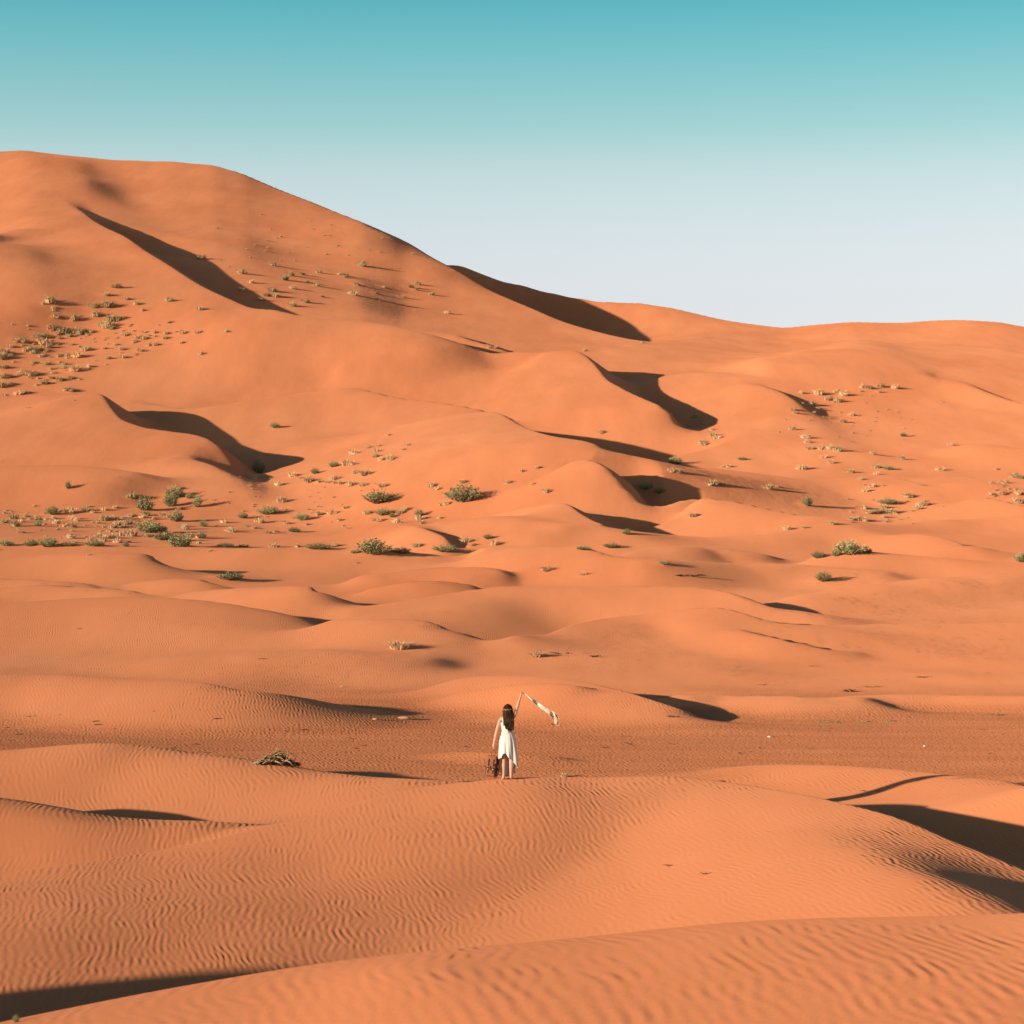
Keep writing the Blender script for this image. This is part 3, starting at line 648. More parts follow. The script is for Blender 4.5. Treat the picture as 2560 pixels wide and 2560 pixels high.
# ------------------------------------------------------------------ plants: a few meshes of each kind, shared by the individuals
def shrub_meshes(seed, tall):
    r = random.Random(seed)
    V, Fc = [], []; BV, BF = [], []
    nb = 74
    for i in range(nb):
        az = r.uniform(0, 2 * math.pi); rad = math.sqrt(r.random()) * 0.46
        bx, by = rad * math.cos(az), rad * math.sin(az)
        hh = (1 - (rad / 0.50) ** 2 * 0.62) * r.uniform(0.66, 1.05)
        tip = Vector((bx * 1.12 + r.uniform(-.05, .05), by * 1.12 + r.uniform(-.05, .05), hh))
        root = Vector((bx * 0.25, by * 0.25, -0.10))
        mid = Vector((bx * 0.86, by * 0.86, hh * 0.42))
        if i % 2 == 0: tube(BV, BF, [root, mid, tip * 0.9], [0.013, 0.008, 0.003], 4)
        for k in range(13):
            t = 0.16 + 0.84 * (k + r.random()) / 13
            p = root.lerp(mid, t / 0.5) if t < 0.5 else mid.lerp(tip, (t - 0.5) / 0.5)
            p = p + Vector((r.gauss(0, .024), r.gauss(0, .024), r.gauss(0, .02)))
            a2 = r.uniform(0, 2 * math.pi); up = Vector((math.cos(a2) * .55 + bx * .8, math.sin(a2) * .55 + by * .8, r.uniform(.5, 1.2))).normalized()
            sd = up.cross(Vector((math.cos(a2 + 1.2), math.sin(a2 + 1.2), .1))).normalized()
            L = r.uniform(.075, .13); w = r.uniform(.016, .030)
            b0 = len(V)
            V += [tuple(p), tuple(p + up * L * .5 + sd * w), tuple(p + up * L), tuple(p + up * L * .5 - sd * w)]
            Fc.append((b0, b0 + 1, b0 + 2, b0 + 3))
    return (V, Fc), (BV, BF)
shrub_lib = []
for s_ in range(5):
    lv, bv = shrub_meshes(s_, 1)
    me1 = bpy.data.meshes.new('shrub_foliage'); me1.from_pydata(lv[0], [], lv[1]); me1.materials.append(M_leaf if s_ % 2 == 0 else M_leaf2)
    me2 = bpy.data.meshes.new('shrub_branches'); me2.from_pydata(bv[0], [], bv[1]); me2.materials.append(M_bark)
    shrub_lib.append((me1, me2))
for k, (px, py, w, h, key) in enumerate(SHRUBS):
    p = spot(px, py)
    W = w / F * p.y; H = h / F * p.y
    root = empty('shrub', p); root.rotation_euler = (0, 0, random.uniform(0, 6.28)); W *= 1.22; H *= 1.2; root.scale = (W, W * random.uniform(.75, .95), H)
    lab = SHRUB_LABEL.get(key, key)
    tag(root, lab, 'shrub', 'green shrubs' if sum(1 for q in SHRUBS if q[4] == key) == 1 else 'shrubs: ' + lab[:40])
    f, b_ = shrub_lib[k % 5]
    for nm, me in (('foliage', f), ('branches', b_)):
        o = bpy.data.objects.new(nm, me); C.objects.link(o); o.parent = root

def tuft_mesh(seed, n, spread, mat):
    r = random.Random(seed)
    V, Fc = [], []
    for i in range(n):
        az = r.uniform(0, 2 * math.pi); rad = math.sqrt(r.random()) * 0.34
        p = Vector((rad * math.cos(az), rad * math.sin(az), -0.12))
        lean = Vector((math.cos(az), math.sin(az), 0)) * r.uniform(.15, spread) + Vector((r.gauss(0, .12), r.gauss(0, .12), 0))
        hh = r.uniform(.5, 1.0) * (1 - rad)
        a2 = r.uniform(0, math.pi); sd = Vector((math.cos(a2), math.sin(a2), 0)) * r.uniform(.018, .036)
        m = p + lean * .35 + Vector((0, 0, hh * .65)); t = p + lean + Vector((0, 0, hh * r.uniform(.7, 1.05)))
        b0 = len(V)
        V += [tuple(p - sd), tuple(p + sd), tuple(m + sd * .8), tuple(m - sd * .8), tuple(t)]
        Fc += [(b0, b0 + 1, b0 + 2, b0 + 3), (b0 + 3, b0 + 2, b0 + 4)]
    me = bpy.data.meshes.new('tuft'); me.from_pydata(V, [], Fc); me.materials.append(mat)
    return me
def tuft_label(px, py, w, key):
    lab, grp = TUFT_LABEL[key]
    if key == 'right':
        for test, l2 in ((px < 1800 and py < 1120, 'straw tuft in the short row trailing down from the tip of a slip face shadow'),
                         (px < 1800, 'dry tuft near the end of the lowest central slip face shadow'),
                         (px > 2440, 'straw tuft in the clump at the small slip faces by the right edge'),
                         (py < 1045, 'dry tuft in the loose cluster below the right hand ridge'),
                         (py < 1160 and 1960 < px < 2110, 'straw tuft in the line running down the right hand hollow'),
                         (py > 1225 and 2100 < px < 2330, 'straw tuft in the patch on the low dune below the right hand slope'),
                         (py > 1225, 'single pale tuft on the bare lower slope right of centre')):
            if test: return l2, 'grass tuft', l2
    if key == 'flat':
        for sx, sy, sw, sh, sk in SHRUBS:
            if sw >= 30 and abs(px - sx) < 0.5 * sw + 14 and abs(py - sy) < 14:
                return 'straw tuft close against a large green shrub on the scrubby flat', 'grass tuft', 'straw tufts against shrubs'
        if px < 150: return 'straw tuft in the pale clump at the far end of the scrubby flat', 'grass tuft', 'straw tufts at the end of the flat'
        if 215 < px < 310 and py > 1310: return 'pale straw tuft in the heaped clump just behind the level crest', 'grass tuft', 'straw tufts heaped behind the crest'
    if key == 'open':
        if py < 1172 and px > 860: return 'tiny dry tuft on the smooth slope above the broad green bushes', 'grass tuft', 'tiny tufts above the broad bushes'
        if 690 < px < 980 and py < 1220: return 'straw tuft in the long thin line crossing the open sand', 'grass tuft', 'straw tufts in the thin line'
        if py > 1340: return 'straw tuft peeping over the long level crest between low shrubs', 'grass tuft', 'straw tufts on the level crest'
    if key == 'tall':
        if py < 800: return 'olive tuft in the upper strip of growth climbing the tall dune', 'grass tuft', 'tufts climbing the tall dune'
        if py > 925: return 'olive tuft in the lowest rows of the dense patch above the left crest', 'grass tuft', 'tufts above the left crest'
    if key == 'face' and px > 850: return 'dry tuft on the tall dune face toward its right shoulder', 'grass tuft', 'tufts toward the shoulder'
    return lab, 'grass tuft', grp
tuft_lib = [tuft_mesh(10 + i, 130, 0.36, M_straw) for i in range(4)]
olive_lib = [tuft_mesh(30 + i, 130, 0.36, M_olive) for i in range(4)]
TUFTS_BIG = sorted(range(len(TUFTS)), key=lambda i: -TUFTS[i][2])[:299]
for i in sorted(TUFTS_BIG):
    px, py, w, key = TUFTS[i]
    p = spot(px, py)
    W = 1.7 * w / F * p.y * random.uniform(.6, 1.4)
    lib = olive_lib if (key in ('tall', 'face') and random.random() < .7) or random.random() < .15 else tuft_lib
    o = bpy.data.objects.new('dry_tuft', random.choice(lib)); C.objects.link(o)
    o.location = p; o.rotation_euler = (0, 0, random.uniform(0, 6.28)); o.scale = (W, W, W * random.uniform(.55, .85))
    tag(o, *tuft_label(px, py, w, key))

rest = [TUFTS[i] for i in range(len(TUFTS)) if i not in set(TUFTS_BIG)]
V, Fc = [], []
for px, py, w, key in rest:
    p = spot(px, py); W = 1.6 * w / F * p.y * random.uniform(.65, 1.3); me = random.choice(tuft_lib); b0 = len(V)
    for v in me.vertices: V.append((p.x + v.co.x * W, p.y + v.co.y * W, p.z + v.co.z * W * .75))
    for f in me.polygons: Fc.append(tuple(b0 + i for i in f.vertices))
rs = random.Random(77)
def scatter(n, px0, px1, py0, py1, w0, w1):
    for _ in range(n):
        px, py = rs.gauss((px0 + px1) / 2, (px1 - px0) / 4), rs.gauss((py0 + py1) / 2, (py1 - py0) / 4)
        p = spot(px, py); W = rs.uniform(w0, w1) / F * p.y; me = rs.choice(tuft_lib); b0 = len(V); k = rs.uniform(.5, .85)
        for v in me.vertices: V.append((p.x + v.co.x * W, p.y + v.co.y * W, p.z + v.co.z * W * k))
        for f in me.polygons: Fc.append(tuple(b0 + i for i in f.vertices))
scatter(70, -60, 230, 790, 990, 7, 20); scatter(40, 170, 420, 780, 900, 5, 11); scatter(70, -40, 520, 1270, 1365, 7, 19); scatter(50, 480, 980, 1190, 1345, 5, 12)
scatter(35, 480, 1020, 540, 680, 5, 11); scatter(35, 1950, 2350, 960, 1120, 5, 11); scatter(30, 2080, 2360, 1210, 1330, 6, 14); scatter(16, 2430, 2570, 1170, 1270, 7, 16)
if V: mesh_obj('scattered_dry_grass', V, Fc, M_straw, None, False)['kind'] = 'stuff'

# ------------------------------------------------------------------ larger straw tufts, sticks and stones in the middle distance
big_tuft = [tuft_mesh(50 + i, 220, 0.62, M_straw) for i in range(2)]
for px, py, W, H, lab in ((1000, 1622, 1.25, 0.75, 'large dry straw tuft leaning on the slope below a small slip face'),
                          (1345, 1642, 0.8, 0.5, 'dry straw tuft at the end of a half buried branch'),
                          (1368, 1427, 1.1, 0.62, 'pale straw tuft at the foot of a small dark rippled dune'),
                          (1455, 1436, 0.9, 0.34, 'thin straw sprigs on smooth sand beside the dark rippled dune'),
                          (1411, 1942, 0.26, 0.17, 'short pale grass sprigs behind the crest where the person stands'),
                          (855, 1718, 0.2, 0.13, 'tiny straw tuft on the slope above the flat')):
    p = spot(px, py)
    o = bpy.data.objects.new('straw_tuft', big_tuft[len(lab) % 2]); C.objects.link(o)
    o.location = p; o.scale = (W, W * .8, H); o.rotation_euler = (0, 0, px % 6.0)
    tag(o, lab, 'grass tuft')
sprig = [tuft_mesh(70 + i, 60, 0.5, M_leaf2) for i in range(2)]
for k, (px, py, W) in enumerate(((2060, 1806, .5), (2092, 1806, .35), (2160, 1804, .4), (2222, 1803, .45), (2500, 1788, .4), (2472, 1786, .3), (72, 1792, .4))):
    p = spot(px, py)
    o = bpy.data.objects.new('green_sprig', sprig[k % 2]); C.objects.link(o)
    o.location = p; o.scale = (W, W * .5, .11); o.rotation_euler = (0, 0, k)
    tag(o, 'low sprig of green growth lying flat on the rippled plain', 'plant', 'green sprigs on the plain')

def twig_list(seed, L, n, r0, h):
    r = random.Random(seed); out = []
    for i in range(n):
        a = r.uniform(-.5, .5) + (math.pi if r.random() < .5 else 0)
        l = L * r.uniform(.35, 1) * .5
        x = r.uniform(-.3, .3) * L; y = r.uniform(-.12, .12) * L
        pts = []
        for k in range(5):
            t = k / 4
            pts.append((x + math.cos(a) * l * t + r.gauss(0, .03) * L, y + math.sin(a) * l * t * .8 + r.gauss(0, .02) * L, h * math.sin(t * math.pi) * r.uniform(.3, 1) + r0 * .6))
        V, Fc = [], []
        tube(V, Fc, pts, [r0, r0 * .9, r0 * .7, r0 * .5, r0 * .25], 5)
        out.append((V, Fc))
    return out
for k, (px, py, L, n, r0, h, mat, lab) in enumerate((
        (1716, 1441, 2.4, 9, .03, .16, M_twigd, 'scattered dark dead sticks on smooth sand near the dark rippled dune'),
        (2126, 1730, 1.0, 7, .016, .12, M_twigd, 'dark dead twigs above the edge of the plain on the right'),
        (2180, 1718, 1.0, 5, .010, .07, M_twig, 'thin brown twigs trailing above the dark twigs by the plain'),
        (2300, 1694, 1.2, 5, .011, .07, M_twig, 'thin dry twigs on the pale slope above the plain'),
        (2032, 1666, .5, 4, .010, .06, M_twig, 'small brown twig on the smooth pale slope'),
        (1905, 1713, .5, 4, .010, .06, M_twig, 'small dry twig lying just above the ragged edge of the plain'),
        (1400, 1634, 1.1, 3, .030, .05, M_twig, 'half buried brown branch between straw tuft and dark root'),
        (1484, 1643, .5, 7, .020, .12, M_twigd, 'dark root sticking out of the sand at the branch end'),
        (1672, 2166, .30, 3, .008, .03, M_twig, 'short dry stick on the near rippled dune'),
        (1768, 2186, .26, 3, .009, .03, M_twig, 'curved dry stick on the near rippled dune beside a shorter one'),
        (2175, 1978, .55, 4, .007, .04, M_twig, 'dry stick lying on the rippled slope beside the deep shadow'),
        (1812, 1954, .28, 4, .009, .03, M_twig, 'curl of dry root on the crest right of the person'),
        (195, 1573, .8, 3, .010, .06, M_twig, 'faint dry twig on the broad left dune face'),
        (656, 1648, .6, 3, .012, .06, M_twigd, 'short dark twig on the smooth slope behind the plain'),
        (1680, 1793, .5, 5, .014, .07, M_twig, 'reddish twigs at the tip of the dune shadow on the plain'))):
    root = empty('dead_twigs', spot(px, py)); tag(root, lab, 'twigs')
    for V, Fc in twig_list(100 + k, L, n, r0, h): mesh_obj('twig', V, Fc, mat, root)
# loose dark twigs strewn over the plain
tw_lib = []
for k in range(5):
    V, Fc = twig_list(200 + k, .6, 1, .009, .03)[0]
    me = bpy.data.meshes.new('plain_twig'); me.from_pydata(V, [], Fc); me.materials.append(M_twigd if k % 2 else M_twig); tw_lib.append(me)
rr = random.Random(5)
for k in range(64):
    px = rr.uniform(20, 2540); py = rr.uniform(1772, 1890)
    if 1200 < px < 1330: continue
    p = spot(px, py)
    if not (55 < p.y < 98): continue
    o = bpy.data.objects.new('plain_twig', tw_lib[k % 5]); C.objects.link(o)
    o.location = p; o.rotation_euler = (0, 0, rr.uniform(-.5, .5)); s_ = rr.uniform(.5, 1.5); o.scale = (s_, s_, s_)
    tag(o, 'short dark twig lying loose on the flat rippled plain', 'twig', 'loose twigs on the plain')
# stones
M_stone = simple_mat('pale_stone', (0.78, 0.68, 0.55), .85, .15, 10)
M_stone2 = simple_mat('sandstone', (0.66, 0.36, 0.20), .9, .2, 10)
def stone(seed, sx, sy, sz):
    r = random.Random(seed); bm = bmesh.new(); bmesh.ops.create_icosphere(bm, subdivisions=2, radius=.5)
    for v in bm.verts:
        v.co *= r.uniform(.86, 1.1); v.co.x *= sx; v.co.y *= sy; v.co.z *= sz
    me = bpy.data.meshes.new('stone'); bm.to_mesh(me); bm.free(); return me
for px, py, s_, mt, lab in ((1923, 1843, (.12, .1, .07), M_stone, 'small white stone on the plain below the dune shadow'),
                            (2311, 1866, (.09, .08, .06), M_stone, 'tiny white pebble on the plain above the right rippled dune'),
                            (1010, 1797, (.42, .3, .13), M_stone2, 'pale flat stone with a dark shadow at the back of the plain'),
                            (938, 1799, (.2, .16, .08), M_stone2, 'small pale stone beside the flat stone on the plain')):
    p = spot(px, py); o = bpy.data.objects.new('stone', stone(px, *s_)); o.data.materials.append(mt); C.objects.link(o)
    o.location = p + Vector((0, 0, s_[2] * .25)); tag(o, lab, 'stone')

# ------------------------------------------------------------------ heap of dead brush on the left crest
pb = spot(690, 1912, 46)
heap = empty('dead_brush_heap', pb)
tag(heap, 'heap of dead dark brush and straw on the crest of the left dune', 'brush heap')
r = random.Random(3)
SC = 1.0
def heap_h(x): return max(0.02, 0.34 * math.exp(-((x - .08) / .26) ** 2) + 0.12 * math.exp(-((x + .28) / .22) ** 2))
V, Fc = [], []
for i in range(260):
    x = r.uniform(-.52, .55); y = r.uniform(-.22, .22); hh = heap_h(x) * (1 - (y / .3) ** 2)
    z = r.uniform(-.03, hh)
    a = r.gauss(0.2 if x > 0 else -.2, .7); el = r.gauss(-.25 if x > .1 else .25, .4); l = r.uniform(.10, .26)
    d = Vector((math.cos(a) * math.cos(el), math.sin(a) * math.cos(el), math.sin(el)))
    p = Vector((x, y, z)) - d * l * .5
    tube(V, Fc, [p, p + d * l * .5 + Vector((0, 0, .02)), p + d * l], [.012, .009, .004], 4)
mesh_obj('brush_mass', V, Fc, M_twigd, heap)['kind'] = 'stuff'
V, Fc = [], []
for i in range(110):
    x = r.uniform(-.62, .3); y = r.uniform(-.25, .1); hh = heap_h(x)
    a = r.gauss(.1, .6); el = r.gauss(.35, .4); l = r.uniform(.12, .3)
    d = Vector((math.cos(a) * math.cos(el), math.sin(a) * math.cos(el), math.sin(el)))
    p = Vector((x, y, hh * r.uniform(.2, .95)))
    tube(V, Fc, [p, p + d * l * .5 + Vector((0, 0, .02)), p + d * l], [.006, .005, .002], 4)
mesh_obj('straw_mass', V, Fc, M_olive, heap)['kind'] = 'stuff'
for (x0, z0, x1, z1, y, rad) in ((.0, .12, .20, .0, -.24, .018), (.26, .14, .46, .0, -.24, .02), (-.12, .10, .02, .14, -.24, .012), (.05, .22, .28, .10, -.2, .015), (-.3, .05, -.14, .12, -.24, .011), (-.02, .30, .04, .46, -.1, .006), (.06, .3, .07, .42, -.1, .005)):
    V, Fc = [], []
    tube(V, Fc, [(x0, y, z0), ((x0 + x1) / 2 + .01, y - .03, (z0 + z1) / 2 + .025), (x1, y - .02, z1)], [rad, rad * .85, rad * .5], 6)
    mesh_obj('branch', V, Fc, M_straw if z1 > .3 else simple_mat('pale_wood', (0.42, 0.25, 0.14), .9, .3, 20), heap)

# ------------------------------------------------------------------ the person on the crest
PX0 = Vector(((1268 - 1280) / F * 46.3, 46.3, 0)); PX0.z = ground_z(PX0.x, PX0.y) - 0.012
M_skin = simple_mat('skin', (0.62, 0.34, 0.22), .55, .06, 12, .35)
M_dress = simple_mat('white_cloth', (0.74, 0.68, 0.60), .8, .04, 6)
M_band = simple_mat('braid', (0.30, 0.16, 0.055), .55, .3, 60, .4)
def hair_mat():
    m, nt, b = new_mat('brown_hair')
    tc = node(nt, 'ShaderNodeTexCoord'); mp = node(nt, 'ShaderNodeMapping'); mp.inputs['Scale'].default_value = (60, 60, 3)
    n = node(nt, 'ShaderNodeTexNoise'); n.inputs['Scale'].default_value = 1.0; n.inputs['Detail'].default_value = 3
    nt.links.new(tc.outputs['Object'], mp.inputs['Vector']); nt.links.new(mp.outputs[0], n.inputs['Vector'])
    r_ = node(nt, 'ShaderNodeValToRGB'); r_.color_ramp.elements[0].position = .4; r_.color_ramp.elements[1].position = .68
    r_.color_ramp.elements[0].color = (0.016, 0.007, 0.004, 1); r_.color_ramp.elements[1].color = (0.095, 0.038, 0.012, 1)
    nt.links.new(n.outputs['Fac'], r_.inputs['Fac']); nt.links.new(r_.outputs['Color'], b.inputs['Base Color'])
    b.inputs['Roughness'].default_value = .65; b.inputs['Specular IOR Level'].default_value = .15
    return m
M_hair = hair_mat()

def skin_body(name, nodes, edges, root, mat, parent, levels=2):
    """nodes: {key: (x, y, z, rx, ry)}; a continuous surface grown along the joints"""
    keys = list(nodes); ix = {k: i for i, k in enumerate(keys)}
    me = bpy.data.meshes.new(name)
    me.from_pydata([nodes[k][:3] for k in keys], [(ix[a], ix[b]) for a, b in edges], [])
    o = bpy.data.objects.new(name, me); C.objects.link(o)
    o.modifiers.new('skin', 'SKIN'); sub = o.modifiers.new('sub', 'SUBSURF'); sub.levels = levels; sub.render_levels = levels
    sk = me.skin_vertices[0].data if me.skin_vertices else None
    if sk is None:
        bm = bmesh.new(); bm.from_mesh(me); bm.verts.layers.skin.verify(); bm.to_mesh(me); bm.free(); sk = me.skin_vertices[0].data
    for k in keys:
        sk[ix[k]].radius = nodes[k][3:5]; sk[ix[k]].use_root = (k == root)
    dg = bpy.context.evaluated_depsgraph_get(); dg.update()
    me2 = bpy.data.meshes.new_from_object(o.evaluated_get(dg))
    o.modifiers.clear(); o.data = me2
    me2.materials.clear(); me2.materials.append(mat)
    me2.polygons.foreach_set('use_smooth', [True] * len(me2.polygons))
    o.parent = parent
    return o

person = empty('person', PX0)
tag(person, 'person in a white dress seen from behind, one arm raised with a scarf', 'person')
N = {
    'pelvis': (0.0, 0, .92, .135, .10), 'waist': (0.0, 0, 1.05, .10, .078), 'chest': (0.0, 0, 1.20, .118, .085), 'upper': (0.004, 0, 1.32, .10, .072),
    'neckb': (0.006, 0, 1.405, .05, .048), 'neck': (0.01, .012, 1.445, .045, .045), 'jaw': (.013, .030, 1.495, .058, .062), 'skull': (.015, .018, 1.56, .074, .088), 'crown': (.016, .008, 1.615, .052, .066),
    'shL': (-.145, 0, 1.345, .047, .045), 'elL': (-.232, .015, 1.06, .034, .034), 'foL': (-.262, .0, .93, .032, .032), 'wrL': (-.288, -.005, .80, .021, .024), 'paL': (-.300, -.002, .748, .018, .034),
    'shR': (.145, 0, 1.375, .047, .045), 'elR': (.222, .03, 1.60, .034, .034), 'foR': (.252, .03, 1.71, .031, .031), 'wrR': (.286, .025, 1.815, .021, .023), 'paR': (.306, .022, 1.868, .018, .032),
    'hipL': (-.078, 0, .85, .088, .088), 'thL': (-.078, .008, .66, .072, .074), 'knL': (-.074, .016, .47, .050, .054), 'caL': (-.074, -.006, .34, .047, .052), 'anL': (-.078, -.008, .09, .029, .033), 'heL': (-.080, -.03, .035, .030, .030), 'baL': (-.098, .09, .024, .036, .022), 'toL': (-.110, .16, .018, .030, .016),
    'hipR': (.082, 0, .85, .088, .088), 'thR': (.086, .012, .66, .072, .074), 'knR': (.090, .024, .47, .050, .054), 'caR': (.088, .004, .34, .047, .052), 'anR': (.084, .008, .09, .029, .033), 'heR': (.084, -.014, .035, .030, .030), 'baR': (.098, .11, .024, .036, .022), 'toR': (.108, .18, .018, .030, .016)}
E = [('pelvis', 'waist'), ('waist', 'chest'), ('chest', 'upper'), ('upper', 'neckb'), ('neckb', 'neck'), ('neck', 'jaw'), ('jaw', 'skull'), ('skull', 'crown'),
     ('upper', 'shL'), ('shL', 'elL'), ('elL', 'foL'), ('foL', 'wrL'), ('wrL', 'paL'), ('upper', 'shR'), ('shR', 'elR'), ('elR', 'foR'), ('foR', 'wrR'), ('wrR', 'paR'),
     ('pelvis', 'hipL'), ('hipL', 'thL'), ('thL', 'knL'), ('knL', 'caL'), ('caL', 'anL'), ('anL', 'heL'), ('anL', 'baL'), ('baL', 'toL'),
     ('pelvis', 'hipR'), ('hipR', 'thR'), ('thR', 'knR'), ('knR', 'caR'), ('caR', 'anR'), ('anR', 'heR'), ('anR', 'baR'), ('baR', 'toR')]
# fingers: left hand hangs and closes round the bag's loop, right hand closes round the scarf
for s, (px_, py_, pz_), dz in (('L', (-.300, -.002, .748), -1), ('R', (.306, .022, 1.868), 1)):
    for f, (oy, ln) in enumerate(((-.024, .030), (-.008, .034), (.009, .032), (.024, .026))):
        k1, k2, k3 = 'f%s%da' % (s, f), 'f%s%db' % (s, f), 'f%s%dc' % (s, f)
        sx = -1 if s == 'L' else 1
        N[k1] = (px_ + .004 * sx, py_ + oy, pz_ + dz * .038, .0085, .0085)
        N[k2] = (px_ - .012 * sx, py_ + oy, pz_ + dz * (.038 + ln * .55), .008, .008)
        N[k3] = (px_ - .026 * sx, py_ + oy, pz_ + dz * (.030 + ln * .1), .007, .007)
        E += [('pa' + s, k1), (k1, k2), (k2, k3)]
    N['t%sa' % s] = (px_ - .016 * sx, py_ + .032, pz_ + dz * .006, .0095, .0095); N['t%sb' % s] = (px_ - .026 * sx, py_ + .022, pz_ + dz * .034, .008, .008)
    E += [('pa' + s, 't%sa' % s), ('t%sa' % s, 't%sb' % s)]
body = skin_body('body', N, E, 'pelvis', M_skin, person)
# nose and eyes on the far side of the head
hd = Vector((.015, .018, 1.555))
V, Fc = [], []
tube(V, Fc, [hd + Vector((0, .082, .018)), hd + Vector((0, .100, -.006)), hd + Vector((0, .094, -.018)), hd + Vector((0, .07, -.022))], [.006, .011, .012, .006], 6)
mesh_obj('nose', V, Fc, M_skin, person)
M_eye = simple_mat('eye', (0.06, 0.04, 0.03), .3, .1, 30, .5); M_lip = simple_mat('lip', (0.45, 0.16, 0.13), .5, .1, 30)
for sx in (-1, 1):
    bm = bmesh.new(); bmesh.ops.create_uvsphere(bm, u_segments=10, v_segments=8, radius=.011)
    for v in bm.verts: v.co += hd + Vector((.030 * sx, .074, .018))
    me = bpy.data.meshes.new('eye'); bm.to_mesh(me); bm.free(); me.materials.append(M_eye); o = bpy.data.objects.new('eye', me); C.objects.link(o); o.parent = person
V, Fc = [], []
tube(V, Fc, [hd + Vector((-.022, .074, -.045)), hd + Vector((0, .086, -.046)), hd + Vector((.022, .074, -.045))], [.003, .007, .003], 6)
mesh_obj('mouth', V, Fc, M_lip, person)

# hair: a cap over the skull and long locks down the back
V, Fc = [], []
nu, nv = 20, 12
for j in range(nv + 1):
    ph = math.pi * 0.5 - j / nv * math.pi * 0.78
    for i in range(nu):
        th = 2 * math.pi * i / nu
        y = math.sin(th); back = -y
        rx, ry, rz = .090, .104, .104
        # hairline: the face side stays open below the brow
        p2 = ph if back > -0.35 else max(ph, 0.42)
        V.append((hd.x + rx * math.cos(p2) * math.cos(th), hd.y - .008 + ry * math.cos(p2) * math.sin(th), hd.z + .004 + rz * math.sin(p2)))
for j in range(nv):
    for i in range(nu):
        Fc.append((j * nu + i, j * nu + (i + 1) % nu, (j + 1) * nu + (i + 1) % nu, (j + 1) * nu + i))
r = random.Random(12)
for i in range(150):
    th = math.radians(r.uniform(158, 382)) ; ph = r.uniform(-.25, .75)
    st = Vector((hd.x + .090 * math.cos(ph) * math.cos(th), hd.y - .008 + .104 * math.cos(ph) * math.sin(th), hd.z + .004 + .104 * math.sin(ph)))
    u = math.cos(th)
    zend = 1.03 + abs(u) * .10 + r.uniform(-.02, .16)
    xend = hd.x + .045 + u * r.uniform(.045, .085) + r.gauss(0, .008)
    yend = -.105 - r.uniform(0, .045)
    w1 = r.uniform(-.012, .012)
    pts = [st, Vector((hd.x + u * .104, min(st.y, hd.y - .085 + abs(u) * .07), 1.50)), Vector((hd.x + .008 + u * .104 + w1, -.085 + abs(u) * .03, 1.40)),
           Vector((hd.x + .022 + u * .100 - w1, -.108 + abs(u) * .02, 1.28)), Vector(((hd.x + .035 + u * .085) * .6 + xend * .4 + w1, yend, 1.16)), Vector((xend, yend + .01, zend))]
    q = []
    for k in range(len(pts) - 1):
        q += [pts[k], pts[k].lerp(pts[k + 1], .5)]
    q.append(pts[-1])
    rad = r.uniform(.009, .015)
    tube(V, Fc, q, [rad * (1 if k < len(q) - 3 else (len(q) - k) / 4) for k in range(len(q))], 5)
mesh_obj('hair', V, Fc, M_hair, person)
V, Fc = [], []
pts = []
for k in range(15):
    th = math.radians(170 + 200 * k / 14)
    pts.append((hd.x + .105 * math.cos(th), hd.y - .012 + .118 * math.sin(th), hd.z - .012 + .010 * math.sin(k * 2.1)))
tube(V, Fc, pts, [.011 + .004 * (k % 2) for k in range(15)], 7)
mesh_obj('braid', V, Fc, M_band, person)

# dress: fitted top with straps, skirt with a hem that dips to the far side and to the right
def loft(rings):
    n = len(rings[0]); V = [tuple(p) for rg in rings for p in rg]; Fc = []
    for j in range(len(rings) - 1):
        for i in range(n): Fc.append((j * n + i, j * n + (i + 1) % n, (j + 1) * n + (i + 1) % n, (j + 1) * n + i))
    return V, Fc
NS = 72
rings = []
for z, rx, ry in ((1.035, .118, .095), (1.08, .118, .094), (1.14, .127, .099), (1.20, .138, .104), (1.25, .142, .106), (1.285, .138, .102)):
    rg = []
    for i in range(NS):
        th = 2 * math.pi * i / NS
        # the back (towards -y) is cut low, the front rises
        zz = z - (0.10 * max(0, (z - 1.12) / .165) * max(0, -math.sin(th)) ** 2)
        rg.append(Vector((.002 + rx * math.cos(th), ry * math.sin(th), zz)))
    rings.append(rg)
V, Fc = loft(rings); top = mesh_obj('dress_top', V, Fc, M_dress, person)
for sx, zt in ((-1, 1.395), (1, 1.415)):
    V, Fc = [], []
    tube(V, Fc, [(.085 * sx, -.098, 1.20), (.098 * sx, -.080, 1.32), (.092 * sx, -.030, zt - .006), (.088 * sx, .03, zt - .012), (.08 * sx, .082, 1.27)], [.014] * 5, 6)
    mesh_obj('strap', V, Fc, M_dress, person)
V, Fc = [], []
tube(V, Fc, [(.121 * math.cos(a_), .099 * math.sin(a_), 1.04) for a_ in [2 * math.pi * k / 28 for k in range(29)]], [.010] * 29, 6)
mesh_obj('waistband', V, Fc, M_dress, person)
hem = [(-180, .44), (-140, .50), (-118, .60), (-100, .60), (-85, .52), (-65, .45), (-45, .40), (-28, .28), (-12, .27), (10, .34), (40, .16), (70, .07), (100, .06), (140, .10), (165, .28), (180, .44)]
rings = []
NJ = 22
